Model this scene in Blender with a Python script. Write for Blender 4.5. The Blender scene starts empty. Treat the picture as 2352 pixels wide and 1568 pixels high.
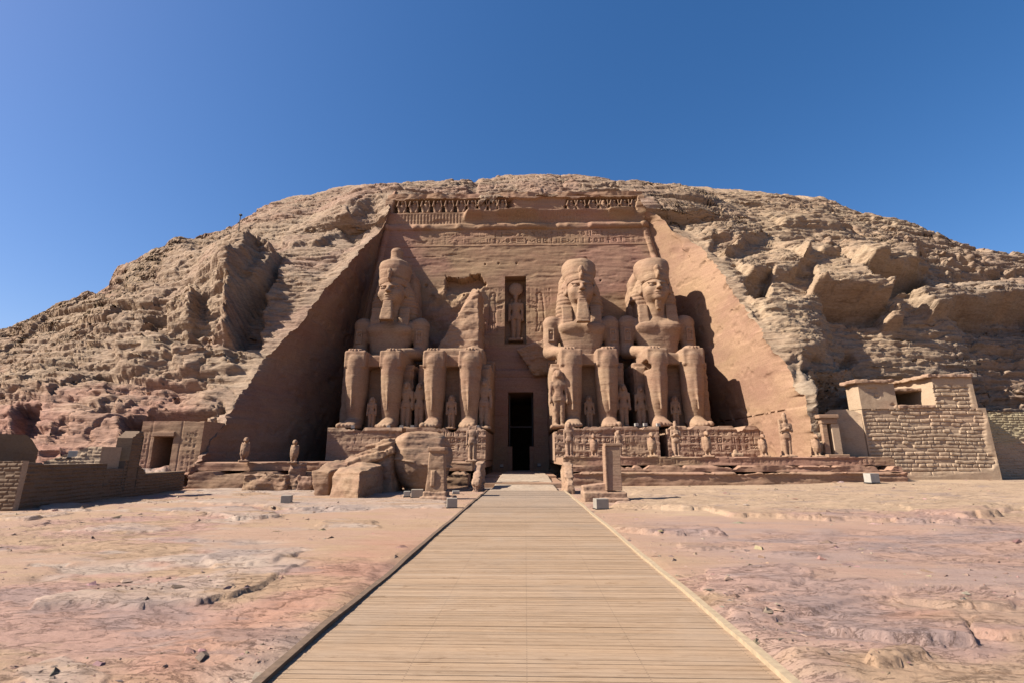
import bpy, math, numpy as np
from mathutils import Vector, Euler

# ------------------------------------------------------------------ camera, sky, sun, exposure
scene = bpy.context.scene
C = scene.collection
FPX, CX, CY = 1100.0, 1176.0, 784.0          # focal length / centre in a 2352 px wide picture
PITCH = math.atan(266 / FPX); YAW = math.atan(30 / FPX); EYE = 2.0
cam_d = bpy.data.cameras.new('camera'); cam = bpy.data.objects.new('camera', cam_d); C.objects.link(cam)
cam.location = (0, 0, EYE); cam.rotation_euler = (math.pi / 2 + PITCH, 0, YAW)
cam_d.sensor_width = 36; cam_d.lens = FPX / 2352 * 36; cam_d.clip_start = 0.1; cam_d.clip_end = 8000
scene.camera = cam

SUN_EL = math.radians(40.5); SUN_AZ = math.radians(13)      # azimuth: degrees in front of the facade plane, from the left
SUN = np.array([-math.cos(SUN_EL) * math.cos(SUN_AZ), -math.cos(SUN_EL) * math.sin(SUN_AZ), math.sin(SUN_EL)])
ld = bpy.data.lights.new('sun', 'SUN'); ld.energy = 5.0; ld.angle = math.radians(0.5); ld.color = (1, .93, .82)
sun = bpy.data.objects.new('sun', ld); C.objects.link(sun)
sun.rotation_euler = Vector(SUN).to_track_quat('Z', 'Y').to_euler()
w = bpy.data.worlds.new('World'); scene.world = w; w.use_nodes = True
nt = w.node_tree; bg = nt.nodes['Background']
sky = nt.nodes.new('ShaderNodeTexSky'); sky.sky_type = 'NISHITA'; sky.sun_disc = False
sky.sun_elevation = SUN_EL; sky.sun_rotation = math.atan2(SUN[0], SUN[1]); sky.altitude = 200
sky.air_density = 1.0; sky.dust_density = 1.0; sky.ozone_density = 3.0
hs = nt.nodes.new('ShaderNodeHueSaturation'); hs.inputs['Saturation'].default_value = 1.4
gm = nt.nodes.new('ShaderNodeGamma'); gm.inputs['Gamma'].default_value = 0.85
nt.links.new(sky.outputs[0], gm.inputs[0]); nt.links.new(gm.outputs[0], hs.inputs['Color']); mu = nt.nodes.new('ShaderNodeMix'); mu.data_type = 'RGBA'; mu.blend_type = 'MULTIPLY'; mu.inputs[0].default_value = 1; mu.inputs[7].default_value = (1.15, 1.0, 1.09, 1)
nt.links.new(hs.outputs[0], mu.inputs[6]); nt.links.new(mu.outputs[2], bg.inputs[0]); bg.inputs[1].default_value = 0.070
scene.view_settings.view_transform = 'Standard'; scene.view_settings.look = 'None'
scene.view_settings.exposure = 1.28; scene.view_settings.gamma = 1

# ------------------------------------------------------------------ projection helpers (2352 px picture <-> world)
_R = np.array([math.cos(YAW), math.sin(YAW), 0]); _H = np.array([-math.sin(YAW), math.cos(YAW), 0])
_F = _H * math.cos(PITCH) + np.array([0, 0, math.sin(PITCH)]); _U = -_H * math.sin(PITCH) + np.array([0, 0, math.cos(PITCH)])
def proj(x, y, z):
    z = z - EYE
    a = x * _R[0] + y * _R[1]; b = x * _F[0] + y * _F[1] + z * _F[2]; c = x * _U[0] + y * _U[1] + z * _U[2]
    return CX + FPX * a / b, CY - FPX * c / b
def ray(px, py): return _R * (px - CX) / FPX + _U * (CY - py) / FPX + _F
def on_ground(px, py, z=0.0):
    d = ray(px, py); t = (z - EYE) / d[2]; return d * t + np.array([0, 0, EYE])
def at_depth(px, py, Y):
    d = ray(px, py); t = Y / d[1]; return d * t + np.array([0, 0, EYE])

# ------------------------------------------------------------------ noise
def _hash(ix, iy, iz, seed):
    h = (ix.astype(np.int64) * 374761393 + iy.astype(np.int64) * 668265263 + iz.astype(np.int64) * 2147483647 + seed * 974711) & 0xffffffff
    h = ((h ^ (h >> 13)) * 1274126177) & 0xffffffff
    h = ((h ^ (h >> 15)) * 2246822519) & 0xffffffff
    return ((h ^ (h >> 16)) & 0xffffff).astype(np.float32) / np.float32(0xffffff)
def vnoise(x, y, z, seed=0):
    x, y, z = np.broadcast_arrays(np.asarray(x, np.float32), np.asarray(y, np.float32), np.asarray(z, np.float32))
    xi = np.floor(x); yi = np.floor(y); zi = np.floor(z)
    fx = x - xi; fy = y - yi; fz = z - zi
    fx = fx * fx * fx * (fx * (fx * 6 - 15) + 10); fy = fy * fy * fy * (fy * (fy * 6 - 15) + 10); fz = fz * fz * fz * (fz * (fz * 6 - 15) + 10)
    r = 0
    for dx in (0, 1):
        for dy in (0, 1):
            for dz in (0, 1):
                wgt = (fx if dx else 1 - fx) * (fy if dy else 1 - fy) * (fz if dz else 1 - fz)
                r = r + wgt * _hash(xi + dx, yi + dy, zi + dz, seed)
    return r * 2 - 1
def fbm(x, y, z, octv=4, seed=0, gain=.5):
    r = 0; a = 1.0; t = 0
    for k in range(octv):
        r = r + a * vnoise(x * 2.03 ** k + k * 7.3, y * 2.03 ** k + k * 3.1, z * 2.03 ** k - k * 5.7, seed + k); t += a; a *= gain
    return r / t * 1.5
def h2(i, j, seed=0): return _hash(np.asarray(i, np.float64), np.asarray(j, np.float64), np.zeros_like(np.asarray(i, np.float64)), seed)
def sstep(a, b, x):
    t = np.clip((x - a) / (b - a), 0, 1); return t * t * (3 - 2 * t)
def poly_sd(px, py, poly):
    """signed distance to a polygon, positive inside"""
    poly = np.asarray(poly, float); d = np.full(px.shape, 1e9); ins = np.zeros(px.shape, bool)
    for (x0, y0), (x1, y1) in zip(poly, np.roll(poly, -1, 0)):
        ex, ey = x1 - x0, y1 - y0; wx, wy = px - x0, py - y0
        t = np.clip((wx * ex + wy * ey) / (ex * ex + ey * ey + 1e-12), 0, 1)
        d = np.minimum(d, (wx - ex * t) ** 2 + (wy - ey * t) ** 2)
        ins ^= ((y0 > py) != (y1 > py)) & (px < (x1 - x0) * (py - y0) / (y1 - y0 + 1e-12) + x0)
    return np.where(ins, 1, -1) * np.sqrt(d)

# ------------------------------------------------------------------ mesh helpers
def raw_mesh(name, V, F, smooth=True):
    V = np.ascontiguousarray(V, np.float32); F = np.ascontiguousarray(F, np.int32); n = F.shape[1]
    me = bpy.data.meshes.new(name); me.vertices.add(len(V)); me.vertices.foreach_set('co', V.ravel())
    me.loops.add(F.size); me.loops.foreach_set('vertex_index', F.ravel())
    me.polygons.add(len(F)); me.polygons.foreach_set('loop_start', np.arange(0, F.size, n, dtype=np.int32))
    me.polygons.foreach_set('use_smooth', np.full(len(F), smooth, bool))
    me.update(calc_edges=True); return me
def grid_faces(nu, nv, off=0, keep=None, flip=False):
    i = np.arange(nu * nv).reshape(nu, nv) + off
    f = np.stack([i[:-1, :-1], i[1:, :-1], i[1:, 1:], i[:-1, 1:]], -1)
    f = f[keep] if keep is not None else f.reshape(-1, 4)
    return f[:, ::-1] if flip else f
def tag(o, label=None, cat=None, group=None, kind=None):
    if label: o['label'] = label
    if cat: o['category'] = cat
    if group: o['group'] = group
    if kind: o['kind'] = kind
    return o
def link(name, me, mat=None, parent=None, loc=None):
    o = bpy.data.objects.new(name, me); C.objects.link(o)
    if mat is not None and me is not None and not me.materials: me.materials.append(mat)
    if parent is not None: o.parent = parent
    if loc is not None: o.location = loc
    return o
def empty(name, loc, label, cat, group=None, rz=0):
    o = bpy.data.objects.new(name, None); C.objects.link(o); o.location = loc; o.rotation_euler = (0, 0, rz)
    return tag(o, label, cat, group)
def attr(me, name, col):
    a = me.attributes.new(name, 'FLOAT_COLOR', 'POINT'); c = np.ones((len(col), 4), np.float32); c[:, :3] = col
    a.data.foreach_set('color', c.ravel())
class MB:
    """collects boxes / frusta into one mesh"""
    def __init__(s): s.V = []; s.F = []; s.T = []
    def hexa(s, pts, tint=(1, 1, 1)):
        k = len(s.V); s.V += [tuple(p) for p in pts]; s.T += [tint] * 8
        s.F += [(k, k + 3, k + 2, k + 1), (k + 4, k + 5, k + 6, k + 7), (k, k + 1, k + 5, k + 4), (k + 1, k + 2, k + 6, k + 5), (k + 2, k + 3, k + 7, k + 6), (k + 3, k, k + 4, k + 7)]
    def box(s, x0, x1, y0, y1, z0, z1, tint=(1, 1, 1), tx=0, ty=0):
        s.hexa([(x0, y0, z0), (x1, y0, z0), (x1, y1, z0), (x0, y1, z0), (x0 + tx, y0 + ty, z1), (x1 - tx, y0 + ty, z1), (x1 - tx, y1 - ty, z1), (x0 + tx, y1 - ty, z1)], tint)
    def mesh(s, name, bevel=0, tint=False):
        me = raw_mesh(name, np.array(s.V), np.array(s.F), False)
        if tint: attr(me, 'tint', np.array(s.T))
        if bevel:
            import bmesh
            bm = bmesh.new(); bm.from_mesh(me); bmesh.ops.bevel(bm, geom=bm.edges[:], offset=bevel, segments=2, affect='EDGES', profile=.5); bm.to_mesh(me); bm.free()
        return me
def vnormals(V, F):
    a, b, c, d = (V[F[:, k]] for k in range(4)); n = np.cross(c - a, d - b); N = np.zeros_like(V)
    for k in range(4): np.add.at(N, F[:, k], n)
    return N / (np.linalg.norm(N, axis=1, keepdims=True) + 1e-9)

# ------------------------------------------------------------------ signed distance volumes -> smooth meshes
class Vol:
    def __init__(s, lo, hi, h):
        s.lo = np.array(lo, float); s.h = h; s.n = np.ceil((np.array(hi) - s.lo) / h).astype(int) + 1
        s.ax = [s.lo[k] + h * np.arange(s.n[k]) for k in range(3)]
        s.D = np.full(s.n, 9.0, np.float32)
    def _sl(s, lo, hi):
        a = np.clip(np.floor((np.array(lo) - s.lo) / s.h).astype(int), 0, s.n); b = np.clip(np.ceil((np.array(hi) - s.lo) / s.h).astype(int) + 1, 0, s.n)
        return tuple(slice(int(i), int(j)) for i, j in zip(a, b))
    def put(s, fn, lo, hi, k=.15, op='add'):
        m = k + .3; sl = s._sl(np.array(lo) - m, np.array(hi) + m)
        X, Y, Z = (s.ax[q][sl[q]].reshape([-1 if r == q else 1 for r in range(3)]).astype(np.float32) for q in range(3))
        d = np.asarray(fn(X, Y, Z), np.float32); A = s.D[sl]
        if A.size == 0: return s
        d = np.broadcast_to(d, A.shape)
        if op == 'add':
            t = np.clip(.5 + .5 * (A - d) / k, 0, 1); s.D[sl] = A * (1 - t) + d * t - k * t * (1 - t)
        else:
            d = -d; t = np.clip(.5 - .5 * (A - d) / k, 0, 1); s.D[sl] = A * (1 - t) + d * t + k * t * (1 - t)
        return s
    def ell(s, c, r, k=.15, op='add', rz=0, rx=0):
        c = np.array(c, float); r = np.array(r, float); R = r.max() if (rz or rx) else r
        def f(X, Y, Z):
            x, y, z = X - c[0], Y - c[1], Z - c[2]
            if rz: x, y = x * math.cos(rz) + y * math.sin(rz), -x * math.sin(rz) + y * math.cos(rz)
            if rx: y, z = y * math.cos(rx) + z * math.sin(rx), -y * math.sin(rx) + z * math.cos(rx)
            k0 = np.sqrt((x / r[0]) ** 2 + (y / r[1]) ** 2 + (z / r[2]) ** 2) ; k1 = np.sqrt((x / r[0] ** 2) ** 2 + (y / r[1] ** 2) ** 2 + (z / r[2] ** 2) ** 2) + 1e-6
            return k0 * (k0 - 1) / k1
        return s.put(f, c - R, c + R, k, op)
    def cap(s, a, b, ra, rb, k=.15, sx=1, sy=1, op='add'):
        a = np.array(a, float); b = np.array(b, float); S = np.array([sx, sy, 1.0]); A, B = a / S, b / S; ba = B - A; L = float(ba @ ba)
        def f(X, Y, Z):
            x, y, z = X / sx - A[0], Y / sy - A[1], Z - A[2]
            t = np.clip((x * ba[0] + y * ba[1] + z * ba[2]) / L, 0, 1)
            return np.sqrt((x - ba[0] * t) ** 2 + (y - ba[1] * t) ** 2 + (z - ba[2] * t) ** 2) - (ra + (rb - ra) * t)
        r = max(ra, rb) * max(sx, sy, 1)
        return s.put(f, np.minimum(a, b) - r, np.maximum(a, b) + r, k, op)
    def box(s, c, hf, rnd=.1, k=.1, op='add', rx=0, ry=0, rz=0, tz=(0, 0)):
        """rounded box; tz = inward taper of x and y per metre of height above its middle"""
        c = np.array(c, float); hf = np.array(hf, float); M = np.array(Euler((rx, ry, rz)).to_matrix().transposed()); R = np.linalg.norm(hf) if (rx or ry or rz) else hf
        def f(X, Y, Z):
            x, y, z = X - c[0], Y - c[1], Z - c[2]
            if rx or ry or rz: x, y, z = (M[q][0] * x + M[q][1] * y + M[q][2] * z for q in range(3))
            q0 = np.abs(x) - (hf[0] - rnd - tz[0] * z); q1 = np.abs(y) - (hf[1] - rnd - tz[1] * z); q2 = np.abs(z) - hf[2] + rnd
            return np.sqrt(np.maximum(q0, 0) ** 2 + np.maximum(q1, 0) ** 2 + np.maximum(q2, 0) ** 2) + np.minimum(np.maximum(np.maximum(q0, q1), q2), 0) - rnd
        return s.put(f, c - R - .3 * (tz != (0, 0)), c + R + .3 * (tz != (0, 0)), k, op)
    def loft(s, z, cx, cy, a, b, e=2.0, k=.15, op='add'):
        """stack of superellipses with half widths a, b and centres cx, cy at heights z"""
        z = np.array(z, float); A = lambda v: np.full(len(z), v, float) if np.isscalar(v) else np.array(v, float)
        cx, cy, a, b = A(cx), A(cy), A(a), A(b)
        def f(X, Y, Z):
            zz = np.clip(Z, z[0], z[-1]); ia = np.interp(zz, z, a); ib = np.interp(zz, z, b)
            x = np.abs(X - np.interp(zz, z, cx)) / ia; y = np.abs(Y - np.interp(zz, z, cy)) / ib
            d = ((x ** e + y ** e) ** (1 / e) - 1) * np.minimum(ia, ib); dz = np.maximum(z[0] - Z, Z - z[-1])
            return np.where((d > 0) & (dz > 0), np.sqrt(np.maximum(d, 0) ** 2 + np.maximum(dz, 0) ** 2), np.maximum(d, dz))
        return s.put(f, ((cx - a).min(), (cy - b).min(), z[0]), ((cx + a).max(), (cy + b).max(), z[-1]), k, op)
    def half(s, p, n, k=.05):
        """cuts away everything on the side of the plane that n points to"""
        n = np.array(n, float); n /= np.linalg.norm(n); p = np.array(p, float); hi = s.lo + s.h * (s.n - 1)
        return s.put(lambda X, Y, Z: -((X - p[0]) * n[0] + (Y - p[1]) * n[1] + (Z - p[2]) * n[2]), s.lo, hi, k, 'sub')
    def noise(s, amp, sc, octv=3, seed=0):
        X, Y, Z = np.meshgrid(*s.ax, indexing='ij'); s.D += amp * fbm(X * sc, Y * sc, Z * sc * 1.6, octv, seed); return s
    def copy(s):
        o = Vol.__new__(Vol); o.lo, o.h, o.n, o.ax, o.D = s.lo, s.h, s.n, s.ax, s.D.copy(); return o
    def mesh(s, name, rough=0.0, rs=1.0, seed=0, strata=0.0):
        D = s.D.copy()
        for q in range(3):                                  # close at the borders
            ix = [slice(None)] * 3
            for e in (0, -1): ix[q] = e; D[tuple(ix)] = np.maximum(D[tuple(ix)], .01)
        S = D < 0; n = D.shape
        c = [S[i:n[0] - 1 + i, j:n[1] - 1 + j, k:n[2] - 1 + k] for i in (0, 1) for j in (0, 1) for k in (0, 1)]
        tot = sum(q.astype(np.int8) for q in c); act = (tot > 0) & (tot < 8)
        I = np.argwhere(act); vid = np.full(act.shape, -1, np.int64); vid[act] = np.arange(len(I))
        P = np.zeros((len(I), 3)); cnt = np.zeros(len(I))
        cor = np.array([(i, j, k) for i in (0, 1) for j in (0, 1) for k in (0, 1)])
        val = [D[I[:, 0] + q[0], I[:, 1] + q[1], I[:, 2] + q[2]] for q in cor]
        for u in range(8):
            for v in range(u + 1, 8):
                if abs(cor[u] - cor[v]).sum() != 1: continue
                m = (val[u] < 0) != (val[v] < 0); t = val[u][m] / (val[u][m] - val[v][m])
                P[m] += cor[u] + (cor[v] - cor[u]) * t[:, None]; cnt[m] += 1
        V = (I + P / cnt[:, None]) * s.h + s.lo
        F = []
        for q in range(3):
            o1, o2 = (q + 1) % 3, (q + 2) % 3
            a = [slice(1, -1)] * 3; a[q] = slice(0, -1); b = list(a); b[q] = slice(1, None)
            sa, sb = S[tuple(a)], S[tuple(b)]; E = np.argwhere(sa != sb)
            if not len(E): continue
            fl = sa[tuple(E.T)]; e = E + 1; e[:, q] -= 1
            def g(d1, d2):
                r = e.copy(); r[:, o1] += d1; r[:, o2] += d2; return vid[r[:, 0], r[:, 1], r[:, 2]]
            f = np.stack([g(-1, -1), g(0, -1), g(0, 0), g(-1, 0)], 1); f[~fl] = f[~fl][:, ::-1]; F.append(f)
        F = np.concatenate(F)
        if rough or strata:
            N = vnormals(V, F); x, y, z = V.T
            d = rough * fbm(x * rs + seed * 9.1, y * rs, z * rs, 4, seed)
            if strata: d = d + strata * np.minimum(0, fbm(x * .25 + seed * 5, y * .25, z * 2.6, 4, seed + 40, .6)) * 1.6
            V = V + N * d[:, None]
        return raw_mesh(name, V, F, True)

def hull(v, pts, k=.06, rnd=0.0):
    """adds the convex block spanned by the points"""
    import bmesh
    bm = bmesh.new(); [bm.verts.new(p) for p in pts]; bmesh.ops.convex_hull(bm, input=bm.verts[:]); bm.normal_update(); cen = np.mean(np.array(pts), 0); pl = []
    for f in bm.faces:
        n = np.array(f.normal); c = np.array(f.verts[0].co)
        if n @ (cen - c) > 0: n = -n
        pl.append((n, n @ c))
    bm.free()
    def fn(X, Y, Z):
        d = None
        for n, o in pl:
            e = n[0] * X + n[1] * Y + n[2] * Z - o; d = e if d is None else np.maximum(d, e)
        return d
    P = np.array(pts); return v.put(fn, P.min(0), P.max(0), k)

# ------------------------------------------------------------------ materials
ALB = .56                                                          # all stone, sand and timber colours below are scaled to real-world reflectance
class NB:
    def __init__(s, name):
        s.m = bpy.data.materials.new(name); s.m.use_nodes = True; s.t = s.m.node_tree; s.b = s.t.nodes['Principled BSDF']; s._pos = None
    def n(s, t, **kw):
        q = s.t.nodes.new(t)
        for k, v in kw.items(): setattr(q, k, v)
        return q
    def l(s, a, b): s.t.links.new(a, b)
    def pos(s, sc=(1, 1, 1), rot=(0, 0, 0), obj=False):
        if s._pos is None: s._pos = s.n('ShaderNodeTexCoord').outputs['Object'] if obj else s.n('ShaderNodeNewGeometry').outputs['Position']
        m = s.n('ShaderNodeMapping'); m.inputs['Scale'].default_value = sc; m.inputs['Rotation'].default_value = rot; s.l(s._pos, m.inputs[0]); return m.outputs[0]
    def noise(s, vec, scale=1, detail=4, rough=.55, dist=0):
        q = s.n('ShaderNodeTexNoise'); q.inputs['Scale'].default_value = scale; q.inputs['Detail'].default_value = detail; q.inputs['Roughness'].default_value = rough; q.inputs['Distortion'].default_value = dist
        s.l(vec, q.inputs['Vector']); return q.outputs[0]
    def ramp(s, f, *stops):
        r = s.n('ShaderNodeValToRGB'); e = r.color_ramp.elements
        while len(e) < len(stops): e.new(.5)
        for q, (p, c) in zip(e, stops): q.position = p; q.color = tuple(c) + (1,) if len(c) == 3 else c
        s.l(f, r.inputs[0]); return r.outputs[0]
    def mix(s, fac, a, b, mode='MIX'):
        m = s.n('ShaderNodeMix', data_type='RGBA', blend_type=mode)
        for sock, v in ((m.inputs[0], fac), (m.inputs[6], a), (m.inputs[7], b)):
            if hasattr(v, 'links'): s.l(v, sock)
            elif isinstance(v, tuple): sock.default_value = v + (1,) if len(v) == 3 else v
            else: sock.default_value = v
        return m.outputs[2]
    def math(s, op, a, b=0.0):
        m = s.n('ShaderNodeMath', operation=op)
        for sock, v in ((m.inputs[0], a), (m.inputs[1], b)):
            if hasattr(v, 'links'): s.l(v, sock)
            else: sock.default_value = v
        return m.outputs[0]
    def attr(s, name): q = s.n('ShaderNodeAttribute'); q.attribute_name = name; return q.outputs['Color']
    def bump(s, h, strength, dist):
        q = s.n('ShaderNodeBump'); q.inputs['Strength'].default_value = strength; q.inputs['Distance'].default_value = dist; s.l(h, q.inputs['Height']); s.l(q.outputs[0], s.b.inputs['Normal'])
    def out(s, col, rough=.92, spec=.15):
        if hasattr(col, 'links'): s.l(s.mix(1.0, col, (ALB, ALB, ALB), 'MULTIPLY'), s.b.inputs['Base Color'])
        else: s.b.inputs['Base Color'].default_value = col + (1,)
        s.b.inputs['Roughness'].default_value = rough; s.b.inputs['Specular IOR Level'].default_value = spec; return s.m
W3 = (1, 1, 1)
def stone(name, c1, c2, c3, big=.12, strata=2.2, sfac=.55, bump=.5, bdist=.12, tint=False, grain=5.0, cracks=0, diag=False, beds=.7):
    """weathered sandstone: broad colour patches, thin near-level beds and a fine pitted grain"""
    b = NB(name)
    n1 = b.noise(b.pos((big, big, big * 2.2)), 1, 5, .6, .6)
    st = b.noise(b.pos((.16, .16, strata), (.03, .02, 0)), 1, 5, .65, .4)
    gr = b.noise(b.pos((1, 1, 1.8)), grain, 5, .7)
    col = b.mix(b.ramp(n1, (.35, (0, 0, 0)), (.65, W3)), c1, c2)
    col = b.mix(b.math('MULTIPLY', b.ramp(st, (.45, (0, 0, 0)), (.7, W3)), sfac), col, c3)
    col = b.mix(1.0, col, b.ramp(gr, (.25, (.72, .7, .68)), (.5, (.97, .97, .97)), (.75, (1.12, 1.12, 1.13))), 'MULTIPLY')
    dk = b.ramp(b.noise(b.pos((.5, .5, 3.2)), 1, 4, .7, .8), (.3, (.68, .62, .58)), (.42, W3))
    col = b.mix(beds, col, dk, 'MULTIPLY')
    if diag:
        dg = b.noise(b.pos((.5, .35, 3.0), (.75, 0, 0)), 1.2, 6, .7, .3); col = b.mix(.4, col, b.ramp(dg, (.3, (.80, .77, .74)), (.5, W3), (.7, (1.06, 1.06, 1.07))), 'MULTIPLY'); st = b.math('ADD', st, b.math('MULTIPLY', dg, .4))
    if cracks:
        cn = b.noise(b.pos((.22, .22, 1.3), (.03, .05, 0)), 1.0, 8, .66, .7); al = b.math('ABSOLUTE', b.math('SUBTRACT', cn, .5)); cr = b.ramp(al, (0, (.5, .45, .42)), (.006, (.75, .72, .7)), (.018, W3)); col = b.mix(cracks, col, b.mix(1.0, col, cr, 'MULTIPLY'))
    if tint: col = b.mix(1.0, col, b.attr('tint'), 'MULTIPLY')
    b.bump(b.math('ADD', b.math('MULTIPLY', st, 1.6), b.math('MULTIPLY', gr, .6)), bump, bdist)
    return b.out(col)
M = {}
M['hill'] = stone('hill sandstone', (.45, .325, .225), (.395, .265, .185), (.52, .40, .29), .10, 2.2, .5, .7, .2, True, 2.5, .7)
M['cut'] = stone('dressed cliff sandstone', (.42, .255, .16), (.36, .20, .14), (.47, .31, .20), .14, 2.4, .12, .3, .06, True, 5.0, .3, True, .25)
M['facade'] = stone('temple front sandstone', (.47, .298, .19), (.445, .255, .175), (.52, .35, .225), .16, 3.0, .45, .4, .06, True)
M['statue'] = stone('colossus sandstone', (.47, .305, .19), (.42, .25, .165), (.50, .35, .24), .22, 2.8, .45, .45, .07)
M['pink'] = stone('pink sandstone', (.48, .315, .205), (.44, .27, .19), (.53, .37, .25), .4, 3.5, .4, .5, .05)
M['boulder'] = stone('fallen sandstone', (.45, .29, .18), (.40, .235, .155), (.50, .36, .25), .5, 2.6, .5, .6, .06)
M['brick'] = stone('mud brick', (.62, .455, .31), (.56, .395, .265), (.66, .50, .35), .5, .6, .2, .4, .03, True, 9)
def plain(name, col, rough=.6, var=.12, sc=4.0, metal=0):
    b = NB(name); n = b.noise(b.pos(), sc, 4, .6)
    c = b.ramp(n, (.3, tuple(v * (1 - var) for v in col)), (.7, tuple(min(1, v * (1 + var)) for v in col))); b.b.inputs['Metallic'].default_value = metal
    return b.out(c, rough, .3)
M['lampbox'] = plain('pale painted metal', (.43, .37, .30)); M['lampwhite'] = plain('white painted metal', (.50, .46, .40)); M['glass'] = plain('lamp glass', (.16, .17, .18), .2)
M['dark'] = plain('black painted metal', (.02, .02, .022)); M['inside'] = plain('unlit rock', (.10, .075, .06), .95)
b = NB('ground rock and sand')                                    # tint = zone colour of the place, kept by world position
gs = b.noise(b.pos((.45, 2.2, 1), (0, 0, .10)), 1.6, 9, .70, .6); gf = b.noise(b.pos((1, 2.0, 1)), 9, 6, .75, .3); gg = b.noise(b.pos(), 48, 4, .75); gw = b.noise(b.pos((.5, 1.3, 1), (0, 0, -.2)), .8, 9, .72, .9)
def thin(f, c, wd): return b.ramp(b.math('ABSOLUTE', b.math('SUBTRACT', f, c)), (0, (.42, .36, .33)), (wd, (.80, .76, .74)), (wd * 2.5, W3))
rk = b.attr('rock')
gc = b.mix(1.0, b.attr('tint'), b.ramp(gs, (.28, (.80, .74, .71)), (.42, (.96, .94, .93)), (.54, W3), (.70, (1.10, 1.10, 1.10))), 'MULTIPLY')
gc = b.mix(1.0, gc, b.ramp(gf, (.28, (.76, .73, .70)), (.43, (.98, .98, .98)), (.72, (1.07, 1.07, 1.08))), 'MULTIPLY')
gc = b.mix(1.0, gc, b.ramp(gg, (.26, (.70, .68, .66)), (.42, (.97, .97, .97)), (.7, (1.08, 1.08, 1.08))), 'MULTIPLY')
gn = b.n('ShaderNodeTexNoise'); gn.inputs['Scale'].default_value = .9; gn.inputs['Detail'].default_value = 5; b.l(b.pos(), gn.inputs['Vector']); va = b.n('ShaderNodeVectorMath', operation='MULTIPLY_ADD'); b.l(gn.outputs['Color'], va.inputs[0]); va.inputs[1].default_value = (1.3, 1.0, 0); b.l(b.pos((.45, .95, 0), (0, 0, .25)), va.inputs[2])
ve = b.n('ShaderNodeTexVoronoi', feature='DISTANCE_TO_EDGE'); ve.inputs['Scale'].default_value = 1.0; b.l(va.outputs[0], ve.inputs['Vector'])
vm = b.ramp(gw, (.46, W3), (.56, (0, 0, 0))); crk = b.mix(vm, b.ramp(ve.outputs['Distance'], (0, (.35, .30, .28)), (.008, (.62, .58, .56)), (.02, W3)), W3)
ck = b.mix(1.0, b.mix(1.0, thin(gw, .47, .004), thin(gs, .55, .005), 'MULTIPLY'), crk, 'MULTIPLY'); gc = b.mix(b.math('MULTIPLY', rk, .75), gc, b.mix(1.0, gc, ck, 'MULTIPLY'))
vo = b.n('ShaderNodeTexVoronoi'); vo.inputs['Scale'].default_value = 7; b.l(b.pos((1, 1, 1)), vo.inputs['Vector']); vs = b.n('ShaderNodeSeparateColor'); b.l(vo.outputs['Color'], vs.inputs[0])
peb = b.math('MULTIPLY', b.math('GREATER_THAN', vs.outputs[0], .86), b.math('LESS_THAN', vo.outputs['Distance'], b.math('MULTIPLY', vs.outputs[1], .16))); gc = b.mix(b.math('MULTIPLY', peb, .75), gc, (.20, .135, .11))
hgt = b.math('ADD', b.math('MULTIPLY', gs, 1.5), b.math('ADD', b.math('MULTIPLY', gf, .55), b.math('MULTIPLY', gg, .16))); hgt = b.math('ADD', hgt, b.math('MULTIPLY', ck, b.math('MULTIPLY', rk, .35))); hgt = b.math('ADD', hgt, b.math('MULTIPLY', peb, .2))
b.bump(hgt, .75, .045)
M['ground'] = b.out(gc)
b = NB('weathered deck boards')
wg = b.noise(b.pos((.6, 14, 14)), 2.0, 6, .65, .4); wk = b.noise(b.pos((1.2, 2.2, 1)), 2.6, 3, .6, 1.2); wf = b.noise(b.pos((2.5, 60, 60)), 2, 4, .7)
wc = b.mix(1.0, b.attr('tint'), b.ramp(wg, (.3, (.76, .72, .68)), (.55, W3), (.75, (1.10, 1.10, 1.10))), 'MULTIPLY')
wc = b.mix(1.0, wc, b.ramp(wk, (.26, (.72, .67, .62)), (.38, W3)), 'MULTIPLY'); wc = b.mix(.8, wc, b.ramp(wf, (.3, (.74, .71, .68)), (.6, (1.06, 1.06, 1.06))), 'MULTIPLY')
kn = b.n('ShaderNodeTexVoronoi'); kn.inputs['Scale'].default_value = 1.0; b.l(b.pos((2.2, 10.87, 0)), kn.inputs['Vector']); ks = b.n('ShaderNodeSeparateColor'); b.l(kn.outputs['Color'], ks.inputs[0])
wc = b.mix(b.math('MULTIPLY', b.math('GREATER_THAN', ks.outputs[0], .80), b.ramp(kn.outputs['Distance'], (.03, (.75, .75, .75)), (.10, (0, 0, 0)))), wc, (.24, .15, .09))
xs = b.n('ShaderNodeSeparateXYZ'); b.l(b.pos(), xs.inputs[0])
ny = b.math('ABSOLUTE', b.math('SUBTRACT', b.math('FRACT', b.math('DIVIDE', b.math('ADD', xs.outputs[1], 2.0), .092)), .5)); nx_ = b.math('ABSOLUTE', b.math('SUBTRACT', b.math('FRACT', b.math('ADD', b.math('DIVIDE', xs.outputs[0], 1.08), .5)), .5))
nail = b.math('MULTIPLY', b.math('LESS_THAN', b.math('ABSOLUTE', b.math('SUBTRACT', ny, .22)), .06), b.math('LESS_THAN', nx_, .006)); wc = b.mix(b.math('MULTIPLY', nail, .7), wc, (.10, .07, .05))
sd_ = b.noise(b.pos((.9, .7, 0)), .8, 7, .7, .5); wc = b.mix(b.ramp(sd_, (.52, (0, 0, 0)), (.72, (.55, .55, .55))), wc, (.54, .385, .265)); gy = b.noise(b.pos((.5, .35, 0)), 1.1, 4, .6); wc = b.mix(b.ramp(gy, (.5, (0, 0, 0)), (.75, (.4, .4, .4))), wc, (.42, .335, .265))
b.bump(wf, .4, .01); M['deck'] = b.out(wc, .75, .2)
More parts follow.
